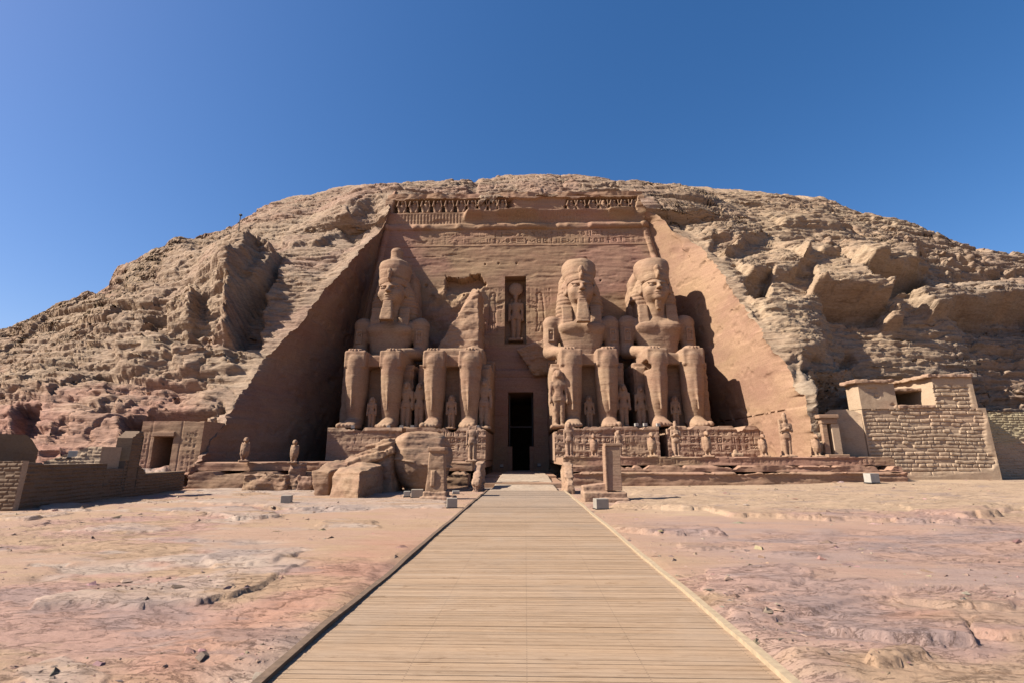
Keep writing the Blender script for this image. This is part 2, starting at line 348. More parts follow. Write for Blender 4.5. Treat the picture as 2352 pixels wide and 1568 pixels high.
M['beam_shaded'] = plain('shaded-tone timber', (.20, .13, .085), .8, .3, 12); M['beam_sunlit'] = plain('sunlit-tone timber', (.52, .39, .25), .8, .2, 12)  # same timber; shade and sun on the inner faces put into the colours

# ------------------------------------------------------------------ the hill (structure)
HX = np.array([-120, -90, -75, -65, -60, -55, -50, -46, -42, -38, -34, -30, -26, -22, -18, -12, -6, 0, 6, 12, 18, 22, 26, 30, 34, 38, 42, 46, 50, 54, 58, 62, 70, 85, 110, 140], float)
HQ = np.array([0.376, 0.23, 0.34, 0.52, 0.645, 0.73, 0.93, 1.035, 0.993, 0.997, 1.017, 1.028, 0.994, 0.993, 1.036, 1.032, 0.979, 1.003, 1.012, 1.015, 0.985, 0.893, 0.917, 1.021, 1.058, 1.06, 1.06, 1.066, 1.06, 0.99, 1.03, 1.033, 0.908, 0.786, 0.691, 0.5])
SLOPE = 33 / 27.
def hill_foot(x):
    u = np.clip((x - 23) / 10, 0, 1)
    return np.where(x < 0, 33 + np.clip(-x - 24, 0, 99) * .12 + np.clip(-x - 38, 0, 99) * .22, 33 + 2.0 * u * u * (3 - 2 * u) + np.clip(x - 33, 0, 99) * .12 + np.clip(x - 44, 0, 99) * .18)
def hill_z(t, q):
    t1 = 25 * q; L = 47 * q; u = np.clip((t - t1) / L, 0, 1)
    return np.where(t < t1, SLOPE * t, SLOPE * t1 + SLOPE * L * (u - u * u / 2)), SLOPE * (1 - u)
ZE = [-3, 0, 1.65, 4.95, 6.6, 16.5, 21.4, 28, 31.3, 33.0, 35.0, 90]        # recess edges: x of the rock edge by height
ZEL = [-3, 0, 4, 8, 10.8, 15, 21.5, 28, 31, 33.0, 35, 90]; XL = [-23.6, -23.5, -24.2, -25.5, -25.5, -23.7, -21.3, -19.7, -19.5, -19.3, -18.6, -18.4]
XR = [22.2, 22.2, 22.2, 22.2, 22.1, 22.0, 22.1, 22.0, 19.7, 17.0, 16.0, 15.6]
edge_l = lambda z: np.interp(z, ZEL, XL); edge_r = lambda z: np.interp(z, ZE, XR)
ZTOP = 37.0
def rock_blocks(x, y, z, h, wmin, wvar, seed, dip=.03):
    """beds of blocks: a height offset per block, rounded faces, open joints between them"""
    zz = z + dip * x + .45 * h * fbm(x * .11 / h, y * .11 / h, z * .2 / h, 3, seed)
    f = zz / h + .35 * vnoise(zz * .7 / h, 0 * x, 0 * x, seed + 3); li = np.floor(f); fz = f - li
    bw = h * (wmin + wvar * h2(li, li * 0, seed)); xx = (x + 37 * h2(li, li * 0 + 1, seed) + h * .9 * vnoise(x * .5 / h, y * .5 / h, z * 1.4 / h, seed + 5)) / bw
    bi = np.floor(xx); fx = xx - bi
    rnd = h2(li, bi, seed + 9)
    ez = np.minimum(fz, 1 - fz) * h; ex = np.minimum(fx, 1 - fx) * bw
    pil = np.minimum(sstep(0, .16 * h, ez), sstep(0, .12 * h, ex))
    return (rnd - .5) * 2, pil
def build_hill():
    NL, NC, NR = 400, 240, 400
    def spread(n, a): s = np.linspace(0, 1, n); return s ** a
    rows = np.concatenate([np.linspace(-.06, .98, 540, endpoint=False), np.linspace(.98, 2.6, 50)])   # in units of t1+22q
    uL = spread(NL, .62); uR = 1 - spread(NR, .62)[::-1]
    # columns are straight in x far away and follow the rock edge near it
    def patch(xa, xb, u):
        n = len(u); X = np.zeros((n, len(rows))); Yb = X.copy(); Zb = X.copy(); Sl = X.copy()
        zg = np.maximum(rows, -.06) * 47 * 1.06 * SLOPE
        for it in range(3):
            A = xa(zg) if it == 0 else xa(Zb[-1] if xb is edge_l else Zb[0]); B = xb(zg) if it == 0 else xb(Zb[-1])
            X = A[None] + (B - A)[None] * u[:, None]
            Q = np.interp(X, HX, HQ); t = rows[None] * 47 * Q
            Zb, Sl = hill_z(t, Q); Yb = hill_foot(X) + t
            Yb = np.where(X > 14, np.maximum(Yb, 38.5 + .02 * (8 - Zb)), Yb)
            Yb = Yb + (np.interp(Zb, [0, 6.3, 9.5, 12], [10.5, 6.2, 1.2, 0]) * sstep(22.7, 25.5, X) * (1 - sstep(27, 33, X)) + np.interp(Zb, [0, 6, 10, 20], [10.5, 7.5, 4.5, 0]) * sstep(27, 33, X)) * sstep(75, 48, X)
            Yb = Yb + np.interp(Zb, [0, 8, 10.8, 15, 21.5, 28, 33], [0, 2.7, 3.0, 2.0, -.7, -1.8, -.2]) * sstep(-14, -19, X) * sstep(-60, -30, X) - 3.2 * sstep(32.8, 35.2, Zb) * sstep(56, 40, Zb) * sstep(34, 22, np.abs(X + 1))
        return X, Yb, Zb, Sl
    far = lambda v: (lambda z: np.full_like(z, v))
    parts = [patch(far(-125.), edge_l, uL), patch(edge_l, edge_r, np.linspace(0, 1, NC + 2)[1:-1]), patch(edge_r, far(125.), uR)]
    X, Y, Z, S = (np.concatenate([p[k] for p in parts], 0) for k in range(4))
    PX, PY = proj(X, np.maximum(Y, 5), Z)
    nrm = np.stack([0 * S, -S, np.ones_like(S)], -1); nrm /= np.linalg.norm(nrm, axis=-1, keepdims=True)
    # --- relief
    w1 = fbm(X * .05, Y * .05, Z * .07, 4, 11)
    r1, p1 = rock_blocks(X, Y, Z, 3.0, 2.2, 3.2, 21); r2, p2 = rock_blocks(X, Y, Z, .95, 3.2, 6.0, 31, .05); r3, p3 = rock_blocks(X, Y, Z, .36, 4.0, 9.0, 41, .04)
    rough = sstep(-.5, .6, fbm(X * .06, Y * .06, Z * .1, 3, 77))
    lefty = sstep(0, 40, -X - 18); upper = sstep(22, 34, Z)
    rubble = np.clip(sstep(560, 480, PX) * sstep(620, 720, PY) + sstep(2180, 2260, PX) * sstep(760, 820, PY) * .4 + sstep(1960, 2100, PX) * sstep(760, 600, PY) * .5 + upper * .3, 0, 1)
    smooth_r = sstep(1540, 1600, PX) * sstep(2060, 1960, PX) * sstep(470, 520, PY)        # long smooth bulges right of the recess
    smooth_l = sstep(590, 640, PX) * sstep(900, 860, PX) * sstep(470, 520, PY)
    sm = np.clip(smooth_r * .75 + smooth_l * .8, 0, .85)
    a1 = (.22 + .28 * rough + .50 * rubble) * (1 - sm); a2 = (.11 + .11 * rough + .22 * rubble) * (1 - .8 * sm); a3 = (.06 + .06 * rubble + .05 * rough) * (1 - .45 * sm)
    D = 1.5 * w1 + a1 * (r1 * .6 + .55 * p1 - .4) + a2 * (r2 * .6 + .8 * p2 - .6) + a3 * (r3 * .6 + 1.0 * p3 - .7)
    D += .08 * fbm(X * .7, Y * .7, Z * 2.4, 4, 51) + .17 * np.minimum(0, fbm(X * .22, Y * .3, Z * 2.6 + .12 * X, 4, 61, .6)) * 2.2 + .16 * np.minimum(0, fbm(X * .5, Y * .5, Z * 5.0, 3, 63, .6)) * 2 + .03 * fbm(X * 2.2, Y * 2.2, Z * 4.5, 3, 65)
    # long open bedding cracks
    cz = Z + .05 * X + 1.1 * fbm(X * .06, Y * .06, Z * .06, 3, 91); ck = np.abs(((cz / 4.6) % 1) - .5) * 4.6
    D -= .55 * np.exp(-(ck / .16) ** 2) * sstep(-.1, .35, fbm(X * .09, Z * .3, Y * 0, 3, 93)) * (1 - .3 * sm)
    cz2 = Z + .04 * X + .5 * fbm(X * .12, Y * .12, Z * .12, 4, 191); ck2 = np.abs(((cz2 / 1.55 + .3 * vnoise(X * .05, Z * .05, 0 * X, 192)) % 1) - .5) * 1.55
    D -= .34 * np.exp(-(ck2 / .075) ** 2) * sstep(-.05, .3, fbm(X * .13, Z * .5, Y * 0, 4, 193)) * (1 - .3 * sm)
    jt = np.abs(fbm(X * .16 + .08 * Z, Y * .05, Z * .05, 4, 195, .45)); D -= .4 * sstep(.018, .0, jt) * sstep(.0, .3, fbm(X * .1, Z * .12, Y * 0, 3, 197))
    # curved beds over the bulges on the right
    cb = np.hypot((PX - 1760) / 1.25, PY - 900) + 16 * fbm(X * .15, Y * .15, Z * .15, 3, 97)
    D += smooth_r * (.22 * np.minimum(0, fbm(cb * .11, X * .05, Z * .05, 4, 98, .6)) * 2 - .5 * np.exp(-(((cb / 62) % 1 - .5) * 62 / 3.2) ** 2) * sstep(0, .4, fbm(X * .12, Z * .12, Y * 0, 2, 99)))
    wx = 9 * fbm(X * .35, Y * .35, Z * .35, 4, 101); wy = 7 * fbm(X * .35, Y * .35, Z * .35, 4, 103)
    def feat(poly, depth, soft=4, p0=None, p1=None, e=1.0):
        """a mass of rock standing out (+) or broken away (-), optionally growing from p0 to p1"""
        nonlocal D
        pts = np.array(poly); x0, y0 = pts.min(0) - 30; x1, y1 = pts.max(0) + 30
        m = (PX > x0) & (PX < x1) & (PY > y0) & (PY < y1) & (S > .3)
        qx, qy = PX[m] + wx[m] * e, PY[m] + wy[m] * e
        wgt = sstep(-soft, soft, poly_sd(qx, qy, poly))
        if p0 is not None:
            v = np.array(p1, float) - p0; wgt = wgt * sstep(0, 1, ((qx - p0[0]) * v[0] + (qy - p0[1]) * v[1]) / (v @ v))
        D[m] += depth * wgt
    # the deep cleft on the left and the boulders beside it
    feat([(380, 590), (590, 568), (632, 572), (612, 640), (570, 690), (545, 770), (540, 800), (440, 800), (380, 700)], 3.6, 5, (385, 690), (575, 690), .7)
    feat([(632, 575), (612, 690), (592, 800), (545, 800), (552, 720), (575, 640), (596, 575)], -2.2, 6)
    feat([(440, 655), (500, 650), (540, 660), (530, 690), (470, 690)], -1.3, 7); feat([(500, 655), (560, 640), (575, 690), (520, 700)], 1.0, 9)
    feat([(330, 722), (378, 715), (380, 745), (345, 752), (325, 742)], -1.8, 5); feat([(470, 700), (540, 690), (530, 800), (440, 810)], -1.4, 8)
    feat([(385, 705), (460, 700), (470, 760), (390, 770)], 1.2, 10); feat([(270, 790), (380, 775), (400, 830), (280, 850)], .9, 9); feat([(400, 800), (520, 800), (540, 850), (420, 860)], .9, 10)
    feat([(200, 664), (290, 650), (292, 668), (215, 690)], -1.0, 5); feat([(245, 600), (420, 560), (470, 600), (380, 640), (260, 650)], .8, 14)
    feat([(690, 552), (735, 546), (760, 530), (800, 520), (870, 524), (860, 500), (780, 480), (660, 510), (640, 550)], .9, 3, (740, 470), (750, 535), .6)
    feat([(760, 500), (850, 455), (895, 455), (880, 500), (800, 530)], -1.2, 8); feat([(1068, 425), (1100, 418), (1098, 455), (1084, 450)], -1.0, 4)
    feat([(905, 478), (880, 500), (886, 512), (915, 500)], -.8, 4)
    feat([(478, 985), (500, 925), (508, 930), (496, 985)], -1.8, 3, None, None, .4); feat([(25, 1003), (48, 940), (100, 935), (84, 1003)], -2.0, 4, None, None, .4)
    feat([(205, 950), (236, 912), (268, 908), (244, 948)], -.6, 2, None, None, .2); feat([(108, 1010), (138, 962), (165, 962), (140, 1010)], -.5, 2, None, None, .2)
    feat([(0, 880), (250, 860), (250, 905), (0, 930)], .9, 9, (100, 840), (100, 925))
    # overhangs and hollows on the right
    feat([(1870, 600), (1985, 610), (2040, 660), (2030, 708), (1960, 702), (1890, 704), (1860, 690)], 2.9, 5, (1930, 570), (1945, 700), .5)
    feat([(1890, 704), (2030, 708), (2060, 745), (1960, 740), (1900, 730)], -1.6, 6)
    feat([(2016, 722), (2040, 712), (2064, 730), (2056, 764), (2026, 764)], 1.9, 7)
    feat([(1905, 560), (2050, 570), (2120, 600), (2125, 640), (1985, 644), (1930, 610)], 2.0, 5, (2000, 540), (2020, 640), .6)
    feat([(1975, 644), (2122, 640), (2122, 676), (2098, 688), (2000, 685)], -3.0, 5, None, None, .5); feat([(2092, 610), (2122, 600), (2130, 670), (2105, 680)], -1.0, 5)
    feat([(2080, 690), (2240, 640), (2400, 650), (2400, 728), (2260, 726), (2170, 730), (2130, 745)], 2.3, 5, (2220, 620), (2240, 725), .6)
    feat([(2168, 730), (2400, 728), (2400, 775), (2240, 768)], -2.0, 6)
    feat([(2120, 585), (2250, 612), (2352, 625), (2352, 600), (2200, 570)], 1.3, 3, (2230, 560), (2230, 620)); feat([(2190, 625), (2300, 620), (2310, 640), (2200, 640)], -.9, 4)
    feat([(1690, 600), (1760, 575), (1850, 605), (1815, 645), (1718, 640)], 1.6, 5, (1760, 560), (1770, 640), .6); feat([(1715, 638), (1770, 630), (1768, 668), (1735, 695), (1720, 670)], -2.2, 5, None, None, .5)
    feat([(1893, 585), (1915, 570), (1958, 625), (1950, 635)], -1.6, 4, None, None, .5); feat([(1780, 560), (1905, 560), (1935, 605), (1840, 620)], 1.4, 6, (1840, 530), (1860, 615))
    feat([(1640, 540), (1700, 560), (1650, 580), (1628, 575)], -1.2, 4); feat([(1560, 480), (1700, 500), (1760, 540), (1660, 585), (1600, 545)], 1.3, 8, (1650, 470), (1680, 570))
    feat([(1700, 470), (1900, 470), (1960, 530), (1790, 520)], 1.0, 6, (1800, 450), (1830, 525)); feat([(1795, 545), (1960, 545), (1980, 560), (1800, 556)], -.7, 4)
    feat([(1700, 700), (1880, 690), (1900, 800), (1800, 860), (1740, 780)], 1.3, 16); feat([(1685, 690), (1712, 690), (1760, 735), (1745, 745)], -.9, 4)
    feat([(1790, 840), (1830, 820), (1850, 925), (1830, 920)], -.9, 5); feat([(1850, 870), (1960, 850), (1960, 940), (1870, 945)], .8, 8)
    feat([(1925, 822), (1960, 812), (1968, 835), (1935, 842)], -1.0, 4); feat([(2210, 800), (2352, 812), (2352, 830), (2220, 822)], -.6, 4)
    # the hollow cut for the small chapel front, and calm rock next to the recess edges
    feat([(275, 945), (472, 945), (440, 1060), (418, 1110), (290, 1110)], -3.4, 5, None, None, .2)
    D += .9 * a2 * (r2 * .6 + .8 * p2 - .6) * sstep(1800, 1900, PX)
    dl = np.abs(X - edge_l(Z)); dr = np.abs(X - edge_r(Z)); de = np.minimum(dl, dr)
    D *= np.where(Z < 40, .34 + .66 * sstep(.1, 3.0, de), 1)
    fade = sstep(100, 80, np.abs(X)); D *= .3 + .7 * fade
    calm = .3 + .7 * sstep(.25, .95, S); D *= calm
    B0 = np.stack([X, Y, Z], -1); NB_ = np.cross(np.gradient(B0, axis=0), np.gradient(B0, axis=1)); NB_ /= np.linalg.norm(NB_, axis=-1, keepdims=True) + 1e-9; NB_ *= np.sign(NB_[..., 2:] + 1e-6)
    wl = (sstep(-38, -44, X) * sstep(.75, .95, S / SLOPE * 0 + np.abs(NB_[..., 0]) * 1.6))[..., None]; nrm = nrm * (1 - wl) + NB_ * wl; nrm /= np.linalg.norm(nrm, axis=-1, keepdims=True); D *= 1 - .55 * wl[..., 0]
    P = np.stack([X, Y, Z], -1) + nrm * D[..., None]
    P[..., 0] += .45 * fbm(X * .5, Y * .5, Z * .8, 5, 111, .6) * sstep(12, 2, de)
    N2 = np.cross(np.gradient(P, axis=0), np.gradient(P, axis=1)); N2 /= np.linalg.norm(N2, axis=-1, keepdims=True) + 1e-9
    d2 = .16 * np.minimum(0, fbm(P[..., 0] * .3, P[..., 1] * .3, P[..., 2] * 2.2, 4, 141, .6)) * 2 + .10 * fbm(P[..., 0] * .9, P[..., 1] * .9, P[..., 2] * 1.6, 5, 143, .6)
    P = P + N2 * (d2 * calm * (1 - .6 * wl[..., 0]) * sstep(.3, 2.5, de))[..., None]
    nx = P.shape[0]; keep = np.ones((nx - 1, len(rows) - 1), bool)
    keep[NL - 1:NL + NC, :] = Z[NL:NL + NC + 1, :-1].min(0) > ZTOP - .4 if False else (Z[NL - 1:NL + NC, :-1] > ZTOP)
    keep[NL - 1:NL + NC, :] = keep[NL - 1 + NC // 2, :][None]
    # zone colours of the rock: redder foot on the left, ochre on the right, grey patches low on the right
    T = np.ones(P.shape); g = lambda c: np.array(c)[None, None]
    n1 = fbm(X * .08, Y * .08, Z * .2, 4, 121)
    redz = sstep(820, 1000, PY + 60 * n1) * sstep(560, 380, PX); T += redz[..., None] * g((.06, -.10, -.08))
    pinkz = sstep(.1, .5, n1) * (PX < 1500); T += pinkz[..., None] * g((.02, -.05, -.02))
    leftz = sstep(900, 500, PX); T += leftz[..., None] * g((.0, -.01, -.03))
    och = sstep(1480, 1620, PX) * sstep(2250, 2000, PX); T += och[..., None] * g((.12, .12, .06))
    gry = sstep(.0, .4, fbm(X * .2, Y * .2, Z * .2, 4, 131)) * np.clip(sstep(1780, 1860, PX) * sstep(780, 850, PY) + sstep(2160, 2260, PX) * sstep(700, 800, PY) + .35 * sstep(1950, 2100, PX), 0, 1)
    T += gry[..., None] * g((-.22, -.16, -.08))
    me = raw_mesh('hill', P.reshape(-1, 3), grid_faces(nx, len(rows), keep=keep), True); attr(me, 'tint', np.clip(T, .3, 1.4).reshape(-1, 3))
    tag(link('hill', me, M['hill']), kind='structure')
    return P[NL - 1], P[NL + NC], Z[NL - 1], Z[NL + NC]
EL, ER, EZL, EZR = build_hill()

# ------------------------------------------------------------------ the ground (structure): bare rock slabs, sand drifts, out to the horizon
def build_ground():
    ys = [3.0]
    while ys[-1] < 62: ys.append(ys[-1] + max(.02, .0062 * ys[-1]))
    ys = np.concatenate([np.linspace(-45, 2.9, 60), ys]); us = np.linspace(-1.38, 1.38, 720); wid = np.maximum(ys, 3.0) + 2.0
    tail = (np.arange(1, 71) / 70.) ** 1.7 * 130
    X = np.concatenate([-(1.38 * wid[None] + tail[::-1, None]), us[:, None] * wid[None], 1.38 * wid[None] + tail[:, None]]); Y = np.broadcast_to(ys[None], X.shape).copy()
    PX, PY = proj(X, np.maximum(Y, 2.5), 0 * X)
    Zg = .02 * fbm(X * .5, Y * .9, 0 * X, 4, 201) + .05 * fbm(X * .12, Y * .12, 0 * X, 3, 203)
    Zg += .32 * sstep(8, 28, X) * sstep(22, 38, Y) - .08 * sstep(4, 12, -X) * sstep(20, 30, Y)
    slab_m = np.zeros_like(X)
    wx = .16 * fbm(X * 1.6, Y * 1.6, 0 * X, 5, 211) + .5 * fbm(X * .3, Y * .3, 0 * X, 3, 215); wy = .12 * fbm(X * 1.6, Y * 1.6, 0 * X + 5, 5, 213) + .25 * fbm(X * .3, Y * .3, 0 * X, 3, 217)
    qx_ = .14 * np.round(2.2 * fbm(X * 1.1, Y * 1.1, 0 * X + 9, 3, 221)); qy_ = .10 * np.round(2.2 * fbm(X * 1.1, Y * 1.1, 0 * X + 19, 3, 223))
    def slab(px, h, soft=.05, tilt=0.0, k=1.0):
        """a broken sheet of rock lying on the ground; tilt makes it rise from its far side towards its near edge"""
        nonlocal Zg, slab_m
        pts = np.array([on_ground(*p)[:2] for p in px]); lo, hi = pts.min(0) - 1.5, pts.max(0) + 1.5
        m = (X > lo[0]) & (X < hi[0]) & (Y > lo[1]) & (Y < hi[1])
        if not m.any(): return
        sc = min(1.0, .25 + pts[:, 1].mean() / 20) * k
        sd = poly_sd(X[m] + (wx[m] + qx_[m]) * sc, Y[m] + (wy[m] + qy_[m]) * sc, pts)
        e = sstep(-soft, soft, sd); up = .8 * h * ((1 - tilt) + tilt * sstep(pts[:, 1].max(), pts[:, 1].min(), Y[m]))
        Zg[m] += up * e; slab_m[m] = np.maximum(slab_m[m], e)
    slab([(55, 1392), (120, 1387), (250, 1388), (310, 1393), (445, 1388), (520, 1372), (620, 1340), (720, 1296), (640, 1285), (400, 1330), (200, 1362), (60, 1376)], .10, .025, .85, .6)
    slab([(500, 1300), (640, 1302), (700, 1278), (780, 1258), (620, 1262), (480, 1280)], .07, .03, .8)
    slab([(380, 1180), (500, 1184), (560, 1194), (640, 1188), (656, 1170), (560, 1160), (420, 1165)], .16, .05, .8)
    slab([(60, 1172), (160, 1176), (165, 1160), (70, 1160)], .12, .04); slab([(0, 1190), (60, 1194), (150, 1180), (0, 1176)], .10, .04, .5)
    slab([(420, 1150), (640, 1162), (780, 1170), (1000, 1165), (1030, 1150), (800, 1140), (560, 1138)], .12, .05, .6)
    slab([(760, 1205), (900, 1210), (880, 1192), (780, 1190)], .08, .03, .7); slab([(150, 1215), (330, 1225), (400, 1210), (250, 1198)], .06, .04, .7)
    slab([(60, 1310), (170, 1312), (180, 1303), (80, 1300)], .04, .02, .5); slab([(100, 1600), (180, 1560), (160, 1500), (20, 1540), (0, 1640)], .05, .03, .6)
    slab([(1935, 1468), (2040, 1480), (2150, 1480), (2245, 1482), (2260, 1440), (2210, 1404), (2060, 1392), (1900, 1420)], .13, .016, .95, .6)
    slab([(2262, 1462), (2340, 1476), (2420, 1478), (2420, 1395), (2275, 1425)], .12, .016, .9, .6); slab([(2060, 1385), (2200, 1400), (2380, 1400), (2380, 1345), (2200, 1350), (2080, 1360)], .09, .02, .9)
    slab([(1985, 1528), (2015, 1540), (2070, 1532), (2122, 1512), (2105, 1498), (2005, 1512)], .12, .03, .4, .5)
    slab([(1750, 1512), (1800, 1520), (1880, 1520), (1875, 1508), (1800, 1500)], .06, .02, .7, .5)
    slab([(1378, 1212), (1480, 1222), (1560, 1226), (1640, 1229), (1655, 1218), (1560, 1204), (1420, 1198)], .20, .03, .85, .6)
    slab([(1390, 1164), (1480, 1168), (1560, 1172), (1640, 1172), (1700, 1186), (1850, 1192), (1930, 1196), (2000, 1196), (2100, 1200), (2200, 1200), (2262, 1186), (2352, 1178), (2500, 1180), (2500, 1120), (1500, 1124)], .17, .04, .6)
    slab([(2020, 1166), (2100, 1180), (2180, 1196), (2250, 1190), (2300, 1160), (2160, 1150)], .12, .06, .5)
    slab([(1650, 1418), (1760, 1424), (1860, 1398), (1980, 1378), (2080, 1358), (2000, 1330), (1860, 1336), (1720, 1375)], .07, .016, .9, .6); slab([(1620, 1365), (1700, 1360), (1850, 1330), (1800, 1290), (1640, 1310), (1600, 1340)], .05, .016, .9)
    slab([(1560, 1258), (1700, 1262), (1760, 1250), (1640, 1240), (1560, 1244)], .07, .04, .6); slab([(1680, 1315), (1900, 1316), (1880, 1300), (1720, 1300)], .04, .03, .6)
    # many small broken edges in the bedding
    bed = fbm(X * .22, Y * .62, 0 * X, 5, 231, .6); st = np.floor(bed * 9) + sstep(.75, 1.0, bed * 9 - np.floor(bed * 9))
    rocky = sstep(-.12, .06, fbm(X * .09, Y * .16, 0 * X, 5, 241, .6) + .3 * slab_m + .12)
    fardim = sstep(40, 30, Y); bed2 = fbm(X * .5, Y * 1.5, 0 * X, 5, 233, .62); st2 = np.floor(bed2 * 8) + sstep(.8, 1.0, bed2 * 8 - np.floor(bed2 * 8))
    crk = np.abs(fbm(X * .35, Y * .8, 0 * X, 5, 253, .6)); crk2 = np.abs(fbm(X * .9, Y * .7, 0 * X, 4, 255, .6))
    Zg += (.010 * st + .006 * st2) * rocky * fardim + .006 * fbm(X * 3, Y * 3, 0 * X, 4, 251) * rocky - .02 * sstep(.022, .0, crk) * rocky * fardim - .02 * sstep(.02, .0, crk2) * rocky * sstep(.1, .4, fbm(X * .15, Y * .2, 0 * X, 3, 257)) * fardim
    # rough bank behind the brick enclosure on the left, terraces' footing flat
    bank = sstep(-20.9, -22.6, X + .25 * (Y - 19.5)) * sstep(19.8, 20.8, Y); Zg = Zg * (1 - bank) + bank * (1.0 + .25 * fbm(X * .5, Y * .5, 0 * X, 4, 261) + .18 * np.floor(2.5 * fbm(X * .35, Y * .5, 0 * X, 4, 263)))
    path = sstep(2.75, 2.4, np.abs(X)) * sstep(31, 29, Y); Zg = np.where(path > 0, Zg * (1 - path) - .02 * path, Zg)
    Zg = Zg * sstep(130, 90, np.abs(X)) * sstep(-45, -25, Y)
    # zone colours (the place's own sand and rock colours)
    n = fbm(X * .16, Y * .3, 0 * X, 5, 271); n2 = fbm(X * .5, Y * 1.3, 0 * X, 5, 273, .6)
    sand = np.array((.50, .335, .215)); pale = np.array((.54, .42, .33)); pinkr = np.array((.51, .315, .25)); orange = np.array((.52, .28, .185)); purp = np.array((.42, .295, .25)); gold = np.array((.56, .40, .265))
    def mixc(A, B, f): return A + (B - A) * np.clip(f, 0, 1)[..., None]
    T = np.broadcast_to(sand, X.shape + (3,)).copy()
    T = mixc(T, pinkr, np.maximum(rocky, .45) * sstep(-.5, .2, n2) * .9); T = mixc(T, pale, np.maximum(slab_m * .7, rocky * sstep(.05, .25, n + .3 * n2)) * sstep(-.5, -.1, n2) * sstep(5, -2, X) * .9)
    T = mixc(T, purp, sstep(2.6, 5, X) * sstep(1175, 1215, PY + 10 * n2) * sstep(1600, 1400, PY - .06 * (PX - 1500) + 60 * n) * (.35 + .55 * sstep(-.3, .4, n2)))
    T = mixc(T, pinkr, sstep(2.6, 5, X) * sstep(1180, 1210, PY) * sstep(1430, 1380, PY + 70 * n) * .55 * sstep(-.2, .5, -n2))
    og = np.maximum(sstep(1.2, .2, np.abs(X + 3.3 + .35 * n)) * sstep(16, 11, Y), sstep(.35, .6, n) * sstep(2.2, 3.2, X) * sstep(9, 7, Y))
    T = mixc(T, orange, og * (.55 + .45 * n2)); T = mixc(T, gold, sstep(3, 6, X) * sstep(1192, 1172, PY + 6 * n2) * .9)
    T = mixc(T, np.array((.30, .235, .225)), sstep(.35, .6, n2) * rocky * .45)
    # the far plain: coarse ring around and below, same sheet
    cx = np.array([-4000, -1500, -500, -200, -90, -40, 0, 40, 90, 200, 500, 1500, 4000.]); GX, GY = np.meshgrid(cx, cx, indexing='ij'); GZ = np.full(GX.shape, -.16)
    V = np.concatenate([np.stack([X, Y, Zg], -1).reshape(-1, 3), np.stack([GX, GY, GZ], -1).reshape(-1, 3)])
    F = np.concatenate([grid_faces(*X.shape), grid_faces(len(cx), len(cx), X.size)])
    me = raw_mesh('ground', V, F, True); attr(me, 'tint', np.concatenate([T.reshape(-1, 3), np.broadcast_to(sand, (GX.size, 3))])); attr(me, 'rock', np.concatenate([np.repeat(np.maximum(rocky, slab_m).reshape(-1, 1), 3, 1), np.zeros((GX.size, 3))]))
    tag(link('ground', me, M['ground']), kind='structure')
    # loose stones lying about, thickest below the broken ledges
    r = np.random.default_rng(11); n = 30000; d = 4 + 34 * r.random(n) ** 1.6; px_ = (r.random(n) * 2.6 - 1.3) * (d + 1); ok = np.abs(px_) > 2.5; ok &= ~((px_ < -19.5) & (d > 18)); d, px_ = d[ok], px_[ok]
    clump = fbm(px_ * .4, d * .6, 0 * d, 4, 281); ok = clump + .5 * r.random(len(d)) > .25; d, px_ = d[ok], px_[ok]; n = len(d)
    iu = 70 + np.clip(np.round((px_ / (d + 2) + 1.38) / 2.76 * 719).astype(int), 0, 719); iy = np.clip(np.searchsorted(ys, d), 0, len(ys) - 1); gz = Zg[iu, iy]
    size = np.minimum(.006 + .007 * r.pareto(2.0, n), .085) * (.7 + .02 * d); oct_ = np.array([(1, 0, 0), (0, 1, 0), (-1, 0, 0), (0, -1, 0), (.3, .3, .75), (-.35, -.2, .6), (0, 0, -.5)]); fc = np.array([(0, 1, 4), (1, 2, 4), (2, 5, 4), (2, 3, 5), (3, 0, 5), (0, 4, 5), (1, 0, 6), (2, 1, 6), (3, 2, 6), (0, 3, 6)])
    an = r.random(n) * 6.283; v = oct_[None] * (1 + .35 * r.normal(size=(n, 7, 3))) * size[:, None, None] * np.stack([1.2 + r.random(n), np.ones(n), .5 + .5 * r.random(n)], -1)[:, None]
    vx = v[..., 0] * np.cos(an)[:, None] - v[..., 1] * np.sin(an)[:, None]; vy = v[..., 0] * np.sin(an)[:, None] + v[..., 1] * np.cos(an)[:, None]
    V = np.stack([vx + px_[:, None], vy + d[:, None], v[..., 2] + gz[:, None]], -1).reshape(-1, 3); F = (fc[None] + 7 * np.arange(n)[:, None, None]).reshape(-1, 3)
    me = raw_mesh('loose_stones', V, F, False); cc = np.array((.40, .275, .21)) * (.55 + .75 * r.random((n, 1))) * (1 + .08 * r.normal(size=(n, 3))); attr(me, 'tint', np.repeat(cc, 7, 0)); attr(me, 'rock', np.zeros((7 * n, 3)))
    tag(link('loose_stones', me, M['ground']), 'small loose stones scattered over the bare rock on both sides of the boardwalk', 'stones', kind='stuff')
build_ground()

